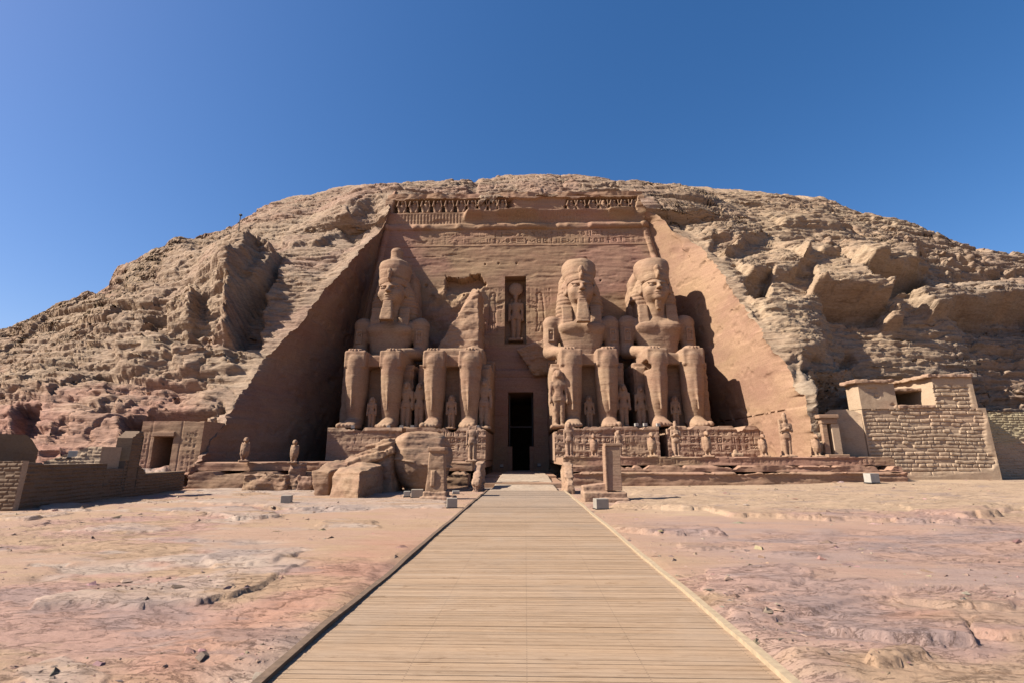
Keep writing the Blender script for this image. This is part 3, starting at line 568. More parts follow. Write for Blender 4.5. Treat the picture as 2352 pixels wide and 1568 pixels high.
# ------------------------------------------------------------------ carved signs, brick courses: height patterns over a wall face
def glyphs(u, v, cw, ch, seed):
    """rows and columns of carved signs; returns 0..1 (1 = cut in). Cells are cw x ch."""
    i = np.floor(u / cw); j = np.floor(v / ch); x = (u / cw - i - .5) * 2 * 1.12; y = (v / ch - j - .5) * 2 * 1.12
    t = np.floor(h2(i, j, seed) * 11.99); fl = h2(i, j, seed + 5) > .5; x = np.where(fl, -x, x)
    box = lambda cx, cy, hx, hy: np.maximum(np.abs(x - cx) - hx, np.abs(y - cy) - hy)
    cir = lambda cx, cy, r, sx=1, sy=1: np.hypot((x - cx) / sx, (y - cy) / sy) - r
    mn = lambda *a: np.minimum.reduce(a)
    bird = mn(cir(-.1, 0, .42, 1.0, .8), cir(.42, .5, .24), np.maximum(np.abs(y + .1 - .55 * (x + .6)) - .14, np.abs(x + .5) - .4), box(-.05, -.65, .07, .3), box(.22, -.65, .07, .3), box(.1, -.9, .35, .06))
    reed = mn(cir(0, .25, .3, .7, 2.0), box(0, -.4, .07, .55))
    two = mn(cir(-.4, .25, .24, .7, 2.2), box(-.4, -.4, .06, .55), cir(.4, .25, .24, .7, 2.2), box(.4, -.4, .06, .55))
    wave = np.minimum(np.abs(y - .35 - .16 * np.abs(((x * 2.5) % 2) - 1) * 2) - .1, np.abs(y + .4 - .16 * np.abs(((x * 2.5) % 2) - 1) * 2) - .1)
    ankh = mn(np.abs(cir(0, .48, .28, .8, 1.2)) - .1, box(0, .02, .6, .1), box(0, -.5, .1, .5))
    ring = np.minimum(np.abs(cir(0, 0, .55)) - .12, cir(0, 0, .16))
    loaf = mn(np.maximum(cir(0, -.1, .6), -(y + .1)) , box(0, -.55, .7, .12)); bars = mn(box(0, .55, .75, .12), box(0, 0, .75, .12), box(0, -.55, .75, .12))
    man = mn(cir(.05, .6, .24), cir(-.05, .05, .4, .8, 1.1), box(.1, -.6, .5, .2), np.maximum(np.abs(y - .2 - .3 * x) - .08, np.abs(x - .5) - .35))
    snake = np.minimum(np.abs(y + .25 - .25 * np.sin(x * 4.5)) - .11, cir(.75, .15, .17)); stroke = mn(box(-.5, 0, .1, .7), box(0, 0, .1, .7), box(.5, 0, .1, .7)); frame = np.minimum(np.abs(box(0, 0, .6, .7)) - .1, cir(0, 0, .2))
    allt = [bird, reed, two, wave, ankh, ring, loaf, bars, man, snake, stroke, frame]
    d = np.select([t == k for k in range(12)], allt, 1.0)
    return sstep(.09, -.09, d)
def courses(u, v, h, wmin, wvar, seed, joint=.05):
    """uneven rows of rounded bricks or stones: returns (per-stone random, 0 in the joints .. 1 on the face)"""
    uu = u + .12 * h * 4 * fbm(u * .8, v * .8, 0 * u, 3, seed); vv = v + .22 * h * fbm(u * .5, v * .5, 0 * u + 3, 3, seed + 1)
    f = vv / h; li = np.floor(f); fz = f - li; bw = h * (wmin + wvar * h2(li, li * 0, seed)); xx = (uu + 11 * h2(li, li * 0 + 2, seed)) / bw; xx = xx + .22 * vnoise(xx * 1.3, li * 3.7, 0 * u, seed + 2)
    bi = np.floor(xx); fx = xx - bi; r = h2(li, bi, seed + 3)
    e = np.minimum(np.minimum(fz, 1 - fz) * h, np.minimum(fx, 1 - fx) * bw)
    return r, sstep(0, joint, e)
def wall_block(name, O, U, N, width, top, depth, res, relief, mat, parent=None, base=0.0, tintf=None, batter=0.0, smooth=True):
    """a wall with a modelled front face: O left foot of the face, U along it, N outwards; top(u) gives its height; relief(u, v) pushes the face out"""
    O, U, N = (np.array(q, float) for q in (O, U, N)); nu = max(3, int(width / res) + 1); u = np.linspace(0, width, nu); H = np.array([top(a) for a in u]) if callable(top) else np.full(nu, float(top))
    nv = max(3, int(H.max() / res) + 1); v = np.linspace(0, 1, nv); UU = np.broadcast_to(u[:, None], (nu, nv)); VV = H[:, None] * v[None]
    d = relief(UU, VV) if relief else 0 * VV; d = np.broadcast_to(d, VV.shape).astype(float) - batter * VV
    P = O + UU[..., None] * U + d[..., None] * N; P[..., 2] += VV + base
    B = O + UU[..., None] * U - depth * N; B[..., 2] += VV + base; B = B[:, [0, -1]]
    ring = np.concatenate([P, B[:, 1:2], B[:, 0:1], P[:, :1]], 1)               # front, top, back, bottom
    n2 = ring.shape[1]; F = [grid_faces(nu, n2)]; V = [ring.reshape(-1, 3)]; off = ring.shape[0] * n2
    for k, fl in ((0, True), (-1, False)):
        s = np.stack([np.broadcast_to(B[k, :1], (nv, 3)) + np.array([[0, 0, 1]]) * (P[k, :, 2:] - P[k, :1, 2:]), P[k]], 0); V.append(s.reshape(-1, 3)); F.append(grid_faces(2, nv, off, flip=not fl)); off += 2 * nv
    V = np.concatenate(V); F = np.concatenate(F)
    if np.dot(np.cross(U, (0, 0, 1)), N) < 0: F = F[:, ::-1]
    me = raw_mesh(name, V, F, smooth); T = np.ones((len(V), 3))
    if tintf is not None:
        t = tintf(UU, VV); full = np.concatenate([t, t[:, -1:], t[:, :1], t[:, :1]], 1).reshape(-1, 3); T[:len(full)] = full
    attr(me, 'tint', T)
    if smooth:
        try: me.set_sharp_from_angle(angle=math.radians(50))
        except Exception: pass
    return link(name, me, mat, parent)

# ------------------------------------------------------------------ the temple front
temple = empty('temple_facade', (0, 58, 0), 'tall flat temple front cut into the hillside, with carved cornice, niche and dark doorway', 'temple front')
FZ = [0, 4.8, 22.7, 33.0, 38.5]; FL = [-23.0, -22.6, -20.6, -19.4, -19.3]; FR = [22.6, 22.0, 18.9, 16.7, 16.6]
face_y = lambda z: 58.0 + 2.0 * np.clip(z, 0, 33) / 33
NICHE = (-2.55, .22, 16.0, 25.2); DOOR = (-2.05, 1.0, .3, 9.7)
def build_face():
    zs = np.unique(np.concatenate([np.linspace(0, 29.5, 270), np.linspace(29.5, 38.2, 130), [NICHE[2], NICHE[2] + .02, NICHE[3], NICHE[3] + .02, DOOR[3], DOOR[3] + .02, DOOR[2], DOOR[2] + .02]]))
    us = np.unique(np.concatenate([np.linspace(0, 1, 430)]))
    l = np.interp(zs, FZ, FL); r = np.interp(zs, FZ, FR); X = l[None] + (r - l)[None] * us[:, None]; Z = np.broadcast_to(zs[None], X.shape).copy()
    for a, bnd in ((0, NICHE[0]), (1, NICHE[1]), (0, DOOR[0]), (1, DOOR[1])):        # snap columns to the openings' jambs
        zr = (NICHE[2], NICHE[3]) if bnd in NICHE else (DOOR[2], DOOR[3])
        for j in np.where((zs >= zr[0] - .1) & (zs <= zr[1] + .1))[0]:
            i = np.argmin(np.abs(X[:, j] - bnd)); X[i, j] = bnd; X[i - 1 if a == 0 else i + 1, j] = bnd + (-.015 if a == 0 else .015)
    d = .10 * fbm(X * .25, Z * .25, 0 * X, 4, 301) + .035 * fbm(X * .5, Z * 3.0, 0 * X, 4, 303)
    d -= .05 * sstep(.25, .6, fbm(X * .35, Z * 1.2, 0 * X, 5, 305))
    d -= .12 * sstep(.06, .0, np.abs(Z - 28.2 - .07 * (X + 14) - .25 * fbm(X * .6, 0 * X, 0 * X, 3, 306))) * sstep(-17.5, -16.5, X) * sstep(-8, -10, X)
    for hx, hz, hr in ((8.2, 27.6, .32), (-5.2, 27.0, .16), (-3.4, 27.1, .16), (-1, 27.1, .16), (-13, 24, .3), (10, 24.5, .2)): d -= .3 * sstep(hr, hr * .4, np.hypot(X - hx, Z - hz))
    # inscription under the round moulding
    keepg = sstep(-.15, .25, fbm(X * .12, Z * .3, 0 * X, 3, 311)); arch = (Z > 29.9) & (Z < 32.0)
    d -= .11 * glyphs(X + 40, Z - 29.9, .85, 1.05, 7) * arch * (.35 + .65 * keepg); d += .07 * sstep(.07, .03, np.abs(Z - 29.75))
    # round moulding along the top, eaten away in places
    ero = sstep(.12, .5, fbm(X * .16, Z * .05, 0 * X, 4, 315) + .35 * sstep(2.5, 4, X) * sstep(9.5, 8, X) - .1)
    tor = np.sqrt(np.clip(1 - ((Z - 32.65) / .48) ** 2, 0, 1)); d += .50 * tor * (1 - .7 * ero)
    cav = sstep(33.1, 34.9, Z) ** 1.5; lip = sstep(-8.2, -7.4, X + .5 * vnoise(X, Z, 0 * X, 5)) * sstep(15.3, 14.6, X) * (1 - .45 * sstep(.2, .5, fbm(X * .22, 0 * X, 0 * X, 3, 317)))
    prof = np.where(Z < 34.95, cav * (.12 + .95 * lip), 0); d += prof * (Z >= 33.1)
    d -= .07 * sstep(.2, .45, np.abs(((X * 2.2) % 1) - .5)) * (Z > 33.2) * (Z < 34.6) * sstep(-.3, .1, fbm(X * .2, Z * .2, 0 * X, 3, 319))
    fw = .35 * fbm(X * .7, Z * .9, 0 * X, 4, 325); d -= 1.9 * sstep(34.85, 35.0, Z + .25 * fw) * sstep(37.0, 36.85, Z + .8 * fw) * sstep(-18.3, -17.8, X + fw) * sstep(15.6, 15.0, X + fw) * (1 - .8 * sstep(-2.6, -1.4, X + 1.4 * fw) * sstep(6.4, 5.6, X + 1.4 * fw))
    d += (-.7 + .3 * fbm(X * .5, Z * .5, 0 * X, 3, 321)) * sstep(37.1, 37.3, Z)
    # side mouldings run down both edges
    for e, s in ((l, 1), (r, -1)):
        q = (X - e[None]) * s; d += .5 * np.sqrt(np.clip(1 - ((q - .55) / .4) ** 2, 0, 1)) * (Z < 32.9) * (.55 + .45 * sstep(-.2, .2, fbm(X * 0, Z * .2, 0 * X, 3, 323)))
    # figures and signs cut on both sides of the niche
    for cx, s in ((-4.05, 1), (1.95, -1)):
        x = (X - cx) * s; z = Z - 17.8
        fig = np.minimum.reduce([np.hypot(x + .1, z - 4.3) - .36, np.hypot(x / 1.2, z - 4.75) - .3, np.maximum(np.abs(x + .1) - .42 + .08 * (z - 3.2), np.abs(z - 3.2) - .8), np.maximum(np.abs(x + .15) - .42 - .1 * (1.9 - z), np.abs(z - 1.7) - .75), np.maximum(np.abs(x - .25 * (1 - z)) - .17, np.abs(z - .5) - .7), np.maximum(np.abs(x + .45 + .1 * (1 - z)) - .17, np.abs(z - .5) - .7), np.maximum(np.abs(z - 3.5 - .35 * (x - .4)) - .13, np.abs(x - .8) - .6), np.maximum(np.abs(z - 2.9 - .2 * (x - .4)) - .12, np.abs(x - .7) - .5)])
        d -= .09 * sstep(.14, .02, np.abs(fig)) + .03 * (fig < 0)
    side = (((X > -5.9) & (X < -2.9)) | ((X > .6) & (X < 3.4))) & (Z > 16.5) & (Z < 23.6); d -= .045 * glyphs(X + 20, Z, .55, .62, 17) * side * sstep(21.2, 21.8, Z); d -= .04 * glyphs(X + 20, Z, .42, .5, 19) * side * (((X < -5.0) | (X > 2.9) | (np.abs(X + 2.95) < .25) | (np.abs(X - .62) < .2)))
    # great scar where the second giant's upper half broke off
    sx, sz = proj(X, face_y(Z), Z); q = poly_sd(sx + 15 * fbm(X * .7, Z * .7, 0 * X, 5, 331, .6), sz + 12 * fbm(X * .7, Z * .7, 0 * X + 3, 5, 333, .6), [(1024, 632), (1060, 638), (1104, 630), (1112, 655), (1100, 664), (1072, 668), (1046, 690), (1020, 690)])
    d -= 1.5 * sstep(-2, 4, q) * sstep(700, 640, sz); q2 = poly_sd(sx + 5 * fbm(X, Z, 0 * X, 4, 335), sz, [(960, 690), (1022, 660), (1110, 664), (1120, 690), (1120, 800), (960, 800)]); d += (.15 + .3 * fbm(X * .8, Z * .8, 0 * X, 4, 337)) * sstep(-4, 10, q2)
    # broad frame and lintel of the doorway
    d += .28 * ((X > -3.9) & (X < 2.8) & (Z < 11.6) & ~((X > -2.05) & (X < 1.0) & (Z < 9.72))) + .3 * sstep(11.5, 11.7, Z) * sstep(12.7, 12.5, Z) * (X > -4.1) * (X < 3.0)
    d -= .08 * sstep(.05, .0, np.abs(Z - 14.3)) * (X > -4.2) * (X < 3)
    nin = (X >= NICHE[0]) & (X <= NICHE[1]) & (Z >= NICHE[2]) & (Z <= NICHE[3]); din = (X >= DOOR[0]) & (X <= DOOR[1]) & (Z >= DOOR[2]) & (Z <= DOOR[3])
    d = np.where(nin, -1.9 - .0 * d, d); d = np.where(din, -14.0, d)
    Yb = face_y(Z); P = np.stack([X, Yb - d, Z], -1); top = P[:, -1:].copy(); top[..., 1] = 68.0; top[..., 2] = 37.6; P = np.concatenate([P, top], 1)
    F = grid_faces(P.shape[0], P.shape[1]); me = raw_mesh('face', P.reshape(-1, 3), F, True)
    try: me.set_sharp_from_angle(angle=math.radians(55))
    except Exception: pass
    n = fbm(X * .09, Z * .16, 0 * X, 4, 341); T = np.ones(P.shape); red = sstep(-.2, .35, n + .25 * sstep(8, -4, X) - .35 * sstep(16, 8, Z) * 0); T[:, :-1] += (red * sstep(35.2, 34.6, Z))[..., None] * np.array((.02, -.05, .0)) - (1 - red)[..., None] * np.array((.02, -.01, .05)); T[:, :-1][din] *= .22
    attr(me, 'tint', T.reshape(-1, 3)); o = link('face', me, M['facade'], temple); o.matrix_parent_inverse = temple.matrix_basis.inverted()
build_face()
def side_wall(E, Ez, right):
    """cheek of the recess: from the ragged rock edge back to the corner of the front"""
    m = (Ez > -2.5) & (Ez < 39.5); E = E[m]; z = Ez[m]; ck = np.stack([np.interp(E[:, 2], FZ, FR if right else FL), np.maximum(face_y(E[:, 2]) + .3, E[:, 1] + .3), E[:, 2]], -1)
    kk = 61; pad = np.concatenate([np.repeat(E[:1], kk // 2, 0), E, np.repeat(E[-1:], kk // 2, 0)]); cs = np.cumsum(np.concatenate([np.zeros((1, 3)), pad]), 0); Es = (cs[kk:] - cs[:-kk]) / kk; Es[:, 2] = E[:, 2]
    n = 150; t = np.linspace(0, 1, n)[:, None, None] ** 1.3; P = Es[None] * (1 - t) + ck[None] * t + (E - Es)[None] * np.exp(-t * 28)
    s = -1 if right else 1; am = np.minimum(t[..., 0], 1 - t[..., 0]); am = np.clip(am * 8, 0, 1)
    d = .30 * fbm(P[..., 1] * .12, P[..., 2] * .12, 0 * P[..., 0] + s, 4, 351) + (.025 if right else .06) * fbm(P[..., 1] * .8, P[..., 2] * 1.4, 0 * P[..., 0] + s, 5, 353, .6) - .09 * sstep(.3, .6, fbm(P[..., 1] * .6, P[..., 2] * .9, 0 * P[..., 0] + s, 4, 355))
    if right: d -= .25 * sstep(.34, .6, fbm(P[..., 1] * .9, P[..., 2] * .9, 0 * P[..., 0], 3, 357)) * sstep(.45, .15, t[..., 0]) * sstep(14, 20, P[..., 2])
    P[..., 0] += s * d * am
    me = raw_mesh('side_wall', P.reshape(-1, 3), grid_faces(P.shape[0], P.shape[1], flip=right), True); tt = np.ones(P.shape)
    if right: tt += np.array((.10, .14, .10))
    attr(me, 'tint', tt.reshape(-1, 3)); o = link('side_wall', me, M['cut'], temple); o.matrix_parent_inverse = temple.matrix_basis.inverted()
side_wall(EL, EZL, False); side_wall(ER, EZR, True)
def child(name, me, mat, parent):
    o = link(name, me, mat, parent); bpy.context.view_layer.update(); o.matrix_parent_inverse = parent.matrix_world.inverted(); return o
for x0 in (-2.05, .5):
    mb = MB(); mb.box(x0, x0 + .5, 57.9, 58.6, .35, 3.3); me = mb.mesh('door_jamb', .03); attr(me, 'tint', np.ones((len(me.vertices), 3))); child('door_jamb', me, M['facade'], temple)
mb = MB(); mb.box(-2.0, .95, 59.6, 59.75, 5.6, 5.75); mb.box(-2.0, -1.85, 59.6, 59.75, .35, 9.6); mb.box(.8, .95, 59.6, 59.75, .35, 9.6)
child('door_frame', mb.mesh('door_frame', .01), plain('door frame timber', (.10, .085, .075), .7), temple)
# rock left standing beside the third giant, below the niche
v = Vol((-1.8, 54.6, 10.8), (5.2, 60.5, 16.8), .1)
hull(v, [(-1.0, 57.2, 14.9), (2.4, 56.4, 15.9), (4.6, 55.6, 15.9), (1.0, 57.6, 11.8), (4.6, 56.8, 11.5), (-.4, 59.8, 14.6), (2.5, 59.8, 16.2), (4.6, 59.8, 16.0), (1.4, 59.8, 11.6), (4.6, 59.8, 11.5)]); v.noise(.22, .9, 4, 5)
child('rock_remnant', v.mesh('rock_remnant', .05, 2.5, 3, .05), M['statue'], temple)
def baboon(seed):
    v = Vol((-.8, -.7, 0), (.8, .8, 1.9), .06)
    v.ell((0, .1, .55), (.52, .45, .6)).ell((0, -.02, 1.05), (.40, .34, .45)).ell((0, -.12, 1.5), (.28, .28, .3), .1).ell((0, -.4, 1.42), (.13, .24, .13), .1)
    for s in (-1, 1): v.cap((s * .3, -.3, .15), (s * .4, -.35, .65), .17, .16, .1).cap((s * .42, -.1, 1.1), (s * .55, -.45, .9), .14, .11, .1).cap((s * .55, -.45, .9), (s * .42, -.6, 1.45), .11, .1, .08)
    return v.mesh('baboon_figure', .06, 2, seed)
bab = baboon(1); bxs = [-17.0 + 1.66 * k for k in range(6)] + [-7.2, -5.7, -4.3, -3.0] + [6.6, 7.9] + [9.6 + 1.45 * k for k in range(5)]
for k, x in enumerate(bxs):
    o = link('baboon_figure', bab, M['statue'], temple, (x, 60.7 - 58, 35.0)); o.scale = (1.12, 1.12, 1.12 if k < 10 else .98)

# ------------------------------------------------------------------ terrace, pedestals, ramp
def band_relief(H, seed, rough=.06, lines=(), gl=None):
    def f(u, v):
        d = rough * fbm(u * .7, v * 1.4, 0 * u, 5, seed) + rough * .6 * fbm(u * .3, v * 5, 0 * u, 4, seed + 2)
        top = sstep(-.2, .5, fbm(u * .4, 0 * v, 0 * u, 4, seed + 4)); d = d - .5 * top * sstep(H * .86, H, v) * rough * 4
        for z0, z1, pr in lines: d = d + pr * sstep(z0, z0 + .06, v) * sstep(z1 + .03, z1 - .03, v)
        if gl: d = d - gl[0] * glyphs(u + seed, v - gl[3], gl[1], gl[2], seed) * ((v > gl[3]) & (v < gl[4])) * (.3 + .7 * sstep(-.35, .15, fbm(u * .5, v * .5, 0 * u, 3, seed + 6)))
        return d
    return f
def pinkish(seed, a=.5):
    def f(u, v):
        n = sstep(-.3, .4, fbm(u * .25, v * .4, 0 * u, 4, seed)); return np.ones(u.shape + (3,)) + n[..., None] * np.array((.01, -.04, -.01)) * a * 1.2 + (1 - n)[..., None] * np.array((-.03, .0, -.04)) * a
    return f
ragged = lambda H, s, a=.12: (lambda u: H - a * max(0, float(fbm(np.array([u * .9]), np.array([0.]), np.array([s * 3.3]), 4, s)[0]) ) * 2)
tr = empty('terrace', (15, 37, 0), 'long low stepped stone terrace carrying the row of small statues', 'terrace')
def pw(*a, **k):
    par = k.pop('parent'); o = wall_block(*a, **k); bpy.context.view_layer.update(); o.parent = par; o.matrix_parent_inverse = par.matrix_world.inverted(); return o
X1, X2 = 2.85, 27.3
pw('upper_band', (X1, 37.3, 0), (1, 0, 0), (0, -1, 0), X2 - X1, ragged(.62, 3, .05), 22, .07, band_relief(.62, 401, .05, ((.5, .62, .06),), (.045, .42, .46, .04, .5)), M['facade'], base=1.45, tintf=pinkish(1, 1.2), parent=tr)
pw('middle_step', (X1 + .1, 36.7, 0), (1, 0, 0), (0, -1, 0), X2 - X1 - .1, ragged(.45, 5, .22), 1.5, .08, band_relief(.45, 403, .12), M['facade'], base=1.0, tintf=pinkish(2), parent=tr)
pw('lower_wall', (X1 + .5, 36.3, 0), (1, 0, 0), (0, -1, 0), X2 - X1 - .5, ragged(1.2, 6, .15), 1.5, .08, band_relief(1.2, 405, .08, ((1.0, 1.2, .12),)), M['facade'], base=-.2, tintf=pinkish(3, .6), parent=tr)
tl = empty('terrace', (-13, 34, 0), 'shaded stone terrace behind the fallen rocks, broken into rough blocks along its front', 'terrace')
pw('upper_band', (-24, 35.2, 0), (1, 0, 0), (0, -1, 0), 20.2, ragged(.6, 8, .06), 24, .08, band_relief(.6, 411, .06, ((.48, .6, .05),)), M['facade'], base=1.1, tintf=pinkish(4), parent=tl)
pw('lower_wall', (-23.6, 34.2, 0), (1, 0, 0), (0, -1, 0), 19.6, ragged(1.35, 9, .2), 1.8, .08, band_relief(1.35, 413, .08), M['facade'], base=-.3, tintf=pinkish(5), parent=tl)
def pedestal(x0, x1, y, H, label, seed, glyph=True, chip=.35):
    t = empty('statue_pedestal', ((x0 + x1) / 2, y, 1.8), label, 'pedestal', 'pedestals under the giants')
    pw('base_block', (x0, y, 0), (1, 0, 0), (0, -1, 0), x1 - x0, ragged(H, seed, chip), 12, .07, band_relief(H, seed, .07, ((H - .45, H, .05),), (.10, .62, .68, .15, H - .35) if glyph else None), M['pink'] if glyph else M['facade'], base=1.75, parent=t)
    return t
pedestal(-18.9, -11.75, 46.0, 3.05, 'carved stone pedestal in the shade below the giant with the tall complete crown', 501)
pedestal(-11.35, -3.75, 46.0, 3.05, 'carved stone pedestal under the broken giant that keeps only its legs', 503)
pedestal(2.75, 12.5, 45.9, 3.1, 'carved stone pedestal right beside the doorway under the bearded giant', 505)
pedestal(13.3, 22.2, 46.0, 3.15, 'carved stone pedestal under the beardless giant beside the sunlit rock wall', 507)
# ramp from the boardwalk up to the door
def ramp_relief(u, v): return .03 * fbm(u * .8, v * .8, 0 * u, 4, 521)
nu, nv = 60, 160; U, Vv = np.meshgrid(np.linspace(-2.15, 1.95, nu), np.linspace(29.3, 60.5, nv), indexing='ij')
rz = .09 + .40 * sstep(29.3, 45, Vv) + .02 * fbm(U, Vv, 0 * U, 4, 523) + .02 * np.floor(3 * fbm(U * .4, Vv * .5, 0 * U, 3, 525))
top = np.stack([U, Vv, rz], -1); rim = [np.concatenate([top[:, :1] * [1, 1, 0] - [0, 0, .3], top], 1)]
me = raw_mesh('entrance_path', np.concatenate([rim[0][:1] * [1, 1, 0] - [0, 0, .3], rim[0], rim[0][-1:] * [1, 1, 0] - [0, 0, .3]]).reshape(-1, 3), grid_faces(nu + 2, nv + 1), True)
tag(link('entrance_path', me, stone('pale path stone', (.52, .41, .30), (.48, .35, .25), (.56, .45, .35), .5, 3, .3, .4, .02)), kind='structure')
fl = MB(); fl.box(-3.75, 2.75, 44.5, 61, -.2, .42); fl.box(-3.7, 2.7, 35, 44.5, -.2, .25)
tag(link('entrance_floor', fl.mesh('entrance_floor'), M['facade']), kind='structure')
for me_ in (bpy.data.objects['entrance_floor'].data,): attr(me_, 'tint', np.ones((len(me_.vertices), 3)))

# ------------------------------------------------------------------ the seated giants
def legs(v):
    for s in (-1, 1):
        x = s * 1.82
        v.loft([0, .35, .8, 1.15], x, [1.75, 1.85, 2.5, 2.9], [.88, .86, .74, .6], [1.85, 1.75, 1.2, .8], 2.8, .12)          # foot
        for k, (tx, r, ln) in enumerate(((-.62, .30, .0), (-.22, .21, -.05), (.10, .19, .02), (.38, .18, .12), (.64, .17, .26))):
            v.cap((x - s * tx * -1 * -1 * 1.0, .55 + ln, .24), (x - s * tx, -.02 + ln + .1, .2), r * 1.08, r * .95, .05)
        v.loft([.5, 1.3, 2.2, 3.6, 5.0, 6.2, 7.2, 7.9], [x] * 8, [2.95, 2.9, 2.85, 2.75, 2.6, 2.5, 2.45, 2.55], [.90, .90, .98, 1.10, 1.14, 1.13, 1.12, 1.06], [.98, 1.08, 1.25, 1.45, 1.5, 1.42, 1.32, 1.2], 2.2, .2)
        v.ell((x, 1.3, 6.75), (.55, .16, .55), .35); v.ell((x, 1.35, 5.7), (.3, .12, .35), .2)                                                                             # kneecap
        v.box((x, 5.0, 7.05), (1.13, 3.7, .9), .22, .14)                                                                         # thigh
        v.put(lambda X, Y, Z: np.maximum(np.hypot((X - x) * 1.0, Y - 1.25) - .11, np.abs(Z - 3.9) - 2.2), (x - .3, 1, 1.7), (x + .3, 1.5, 6.1), .25)   # shin ridge
    v.box((0, 5.6, 7.0), (1.7, 3.3, .62), .15, .12)                         # kilt and its front flap
    return v
def arms(v):
    for s in (-1, 1):
        v.ell((s * 3.3, 7.8, 12.3), (1.12, 1.1, .9), .4); v.cap((s * 3.46, 7.8, 12.0), (s * 3.56, 7.7, 9.2), .92, .84, .25, 1, 1.15)
        v.cap((s * 3.5, 7.6, 8.8), (s * 2.3, 4.2, 8.25), .82, .52, .3, 1.1); v.box((s * 2.05, 3.0, 8.06), (.74, 1.15, .2), .12, .12)
        for k in range(4): v.cap((s * (1.52 + .31 * k), 2.6, 8.1), (s * (1.5 + .31 * k), 1.35 + .1 * abs(k - 1.4), 8.02), .165, .14, .05)
        v.cap((s * 1.5, 3.3, 8.15), (s * 1.22, 2.35, 8.05), .18, .15, .08)
    return v
def hands_only(v, ragged=False):
    for s in (-1, 1):
        v.box((s * 2.0, 3.6, 8.02), (.66, 1.6, .24), .15, .15)
        for k in range(4): v.cap((s * (1.52 + .31 * k), 2.6, 8.1), (s * (1.5 + .31 * k), 1.35 + .1 * abs(k - 1.4), 8.02), .165, .14, .05)
    return v
def torso_head(v, sharp=1.0):
    v.loft([7.6, 8.6, 9.6, 10.6, 11.6, 12.4, 12.9], 0, [7.7, 7.7, 7.7, 7.7, 7.75, 7.85, 7.9], [2.35, 2.2, 2.3, 2.65, 3.0, 2.95, 2.2], [1.6, 1.5, 1.5, 1.6, 1.65, 1.4, .95], 2.7, .3)
    for s in (-1, 1): v.ell((s * 1.25, 6.45, 11.45), (1.3, .55, .7), .35)
    v.ell((0, 6.42, 8.9), (.22, .1, .2), .1, 'sub')
    v.cap((0, 7.6, 12.6), (0, 7.2, 14.6), 1.15, 1.05, .35)
    v.ell((0, 6.95, 16.05), (1.52, 1.6, 1.85), .2).ell((0, 6.55, 15.15), (1.15, 1.25, .85), .4).ell((0, 5.62, 14.72), (.48, .4, .34), .3)    # head, jaw, chin
    for s in (-1, 1):
        v.ell((s * .85, 5.95, 15.6), (.5, .5, .5), .35)                                                                                  # cheek
        v.ell((s * .66, 5.42, 16.22), (.50, .26, .19), .08, 'sub', s * -.25); v.ell((s * .66, 5.66, 16.2), (.40, .2, .16), .05, rz=s * -.25)
        v.cap((s * .25, 5.38, 16.5), (s * 1.15, 5.72, 16.55), .11, .08, .1)                                                                # brow
        v.ell((s * 1.72, 7.0, 16.15), (.2, .42, .68), .08, rz=s * -.5); v.ell((s * 1.85, 6.85, 16.15), (.12, .22, .42), .05, 'sub', s * -.5)  # ear
        v.ell((s * .2, 5.12, 15.72), (.19, .2, .14), .08)
    v.cap((0, 5.42, 16.45), (0, 4.98, 15.82), .15, .24, .12)
    v.ell((0, 5.32, 15.36), (.50, .2, .11), .06).ell((0, 5.34, 15.14), (.42, .2, .12), .06); v.ell((0, 5.12, 15.255), (.52, .2, .03), .03, 'sub')
    return v
def headcloth(v, grooves=True):
    v.loft([12.9, 14.0, 15.2, 16.4, 17.3, 17.8], 0, [8.6, 8.5, 8.35, 8.2, 8.0, 7.9], [2.75, 2.85, 2.75, 2.4, 1.95, 1.7], [1.25, 1.35, 1.4, 1.4, 1.5, 1.5], 2.6, .2)
    v.loft([16.8, 17.0, 17.35, 17.6], 0, [7.25, 7.25, 7.3, 7.35], [1.58, 1.62, 1.68, 1.7], [1.68, 1.72, 1.8, 1.8], 2.1, .12)
    v.D += (.035 * (np.abs(((v.ax[2] / .46) % 1) - .5) < .2) * ((v.ax[2] < 16.6))).reshape(1, 1, -1).astype(np.float32)
    for s in (-1, 1): v.box((s * 1.62, 6.75, 12.85), (.62, .32, 1.35), .12, .15, rx=-.22)
    return v
def crown_loft(v, knob):
    if knob:
        v.loft([16.95, 18.4, 19.3, 19.95, 20.2, 20.5, 20.8, 21.3, 21.7, 22.05, 22.25], 0, [7.6, 7.7, 7.8, 7.9, 8, 8, 8, 8, 8, 8, 8], [1.60, 1.84, 1.96, 1.84, 1.5, .95, .72, .70, .76, .62, .3], [1.72, 1.92, 1.95, 1.85, 1.5, .92, .72, .70, .76, .62, .3], 2.1, .15)
        v.ell((0, 8, 20.05), (1.45, 1.45, .2), .2)
    else:
        v.loft([16.95, 18.0, 18.8, 19.4, 19.85, 20.15, 20.3], 0, [7.2, 7.6, 7.9, 8, 8.05, 8.1, 8.1], [1.60, 1.9, 2.08, 2.05, 1.8, 1.25, .6], [1.70, 2.0, 2.1, 2.05, 1.8, 1.2, .6], 2.1, .15)
    v.cap((0, 5.4, 17.1), (0, 5.55, 18.3), .2, .28, .1); v.ell((0, 5.4, 18.2), (.32, .24, .45), .1); v.ell((0, 5.1, 17.5), (.2, .2, .4), .1)   # cobra at the brow
    return v
HV = .09
body = Vol((-4.8, -.4, -.05), (4.8, 9.6, 18.0), HV); legs(body); arms(body); torso_head(body)
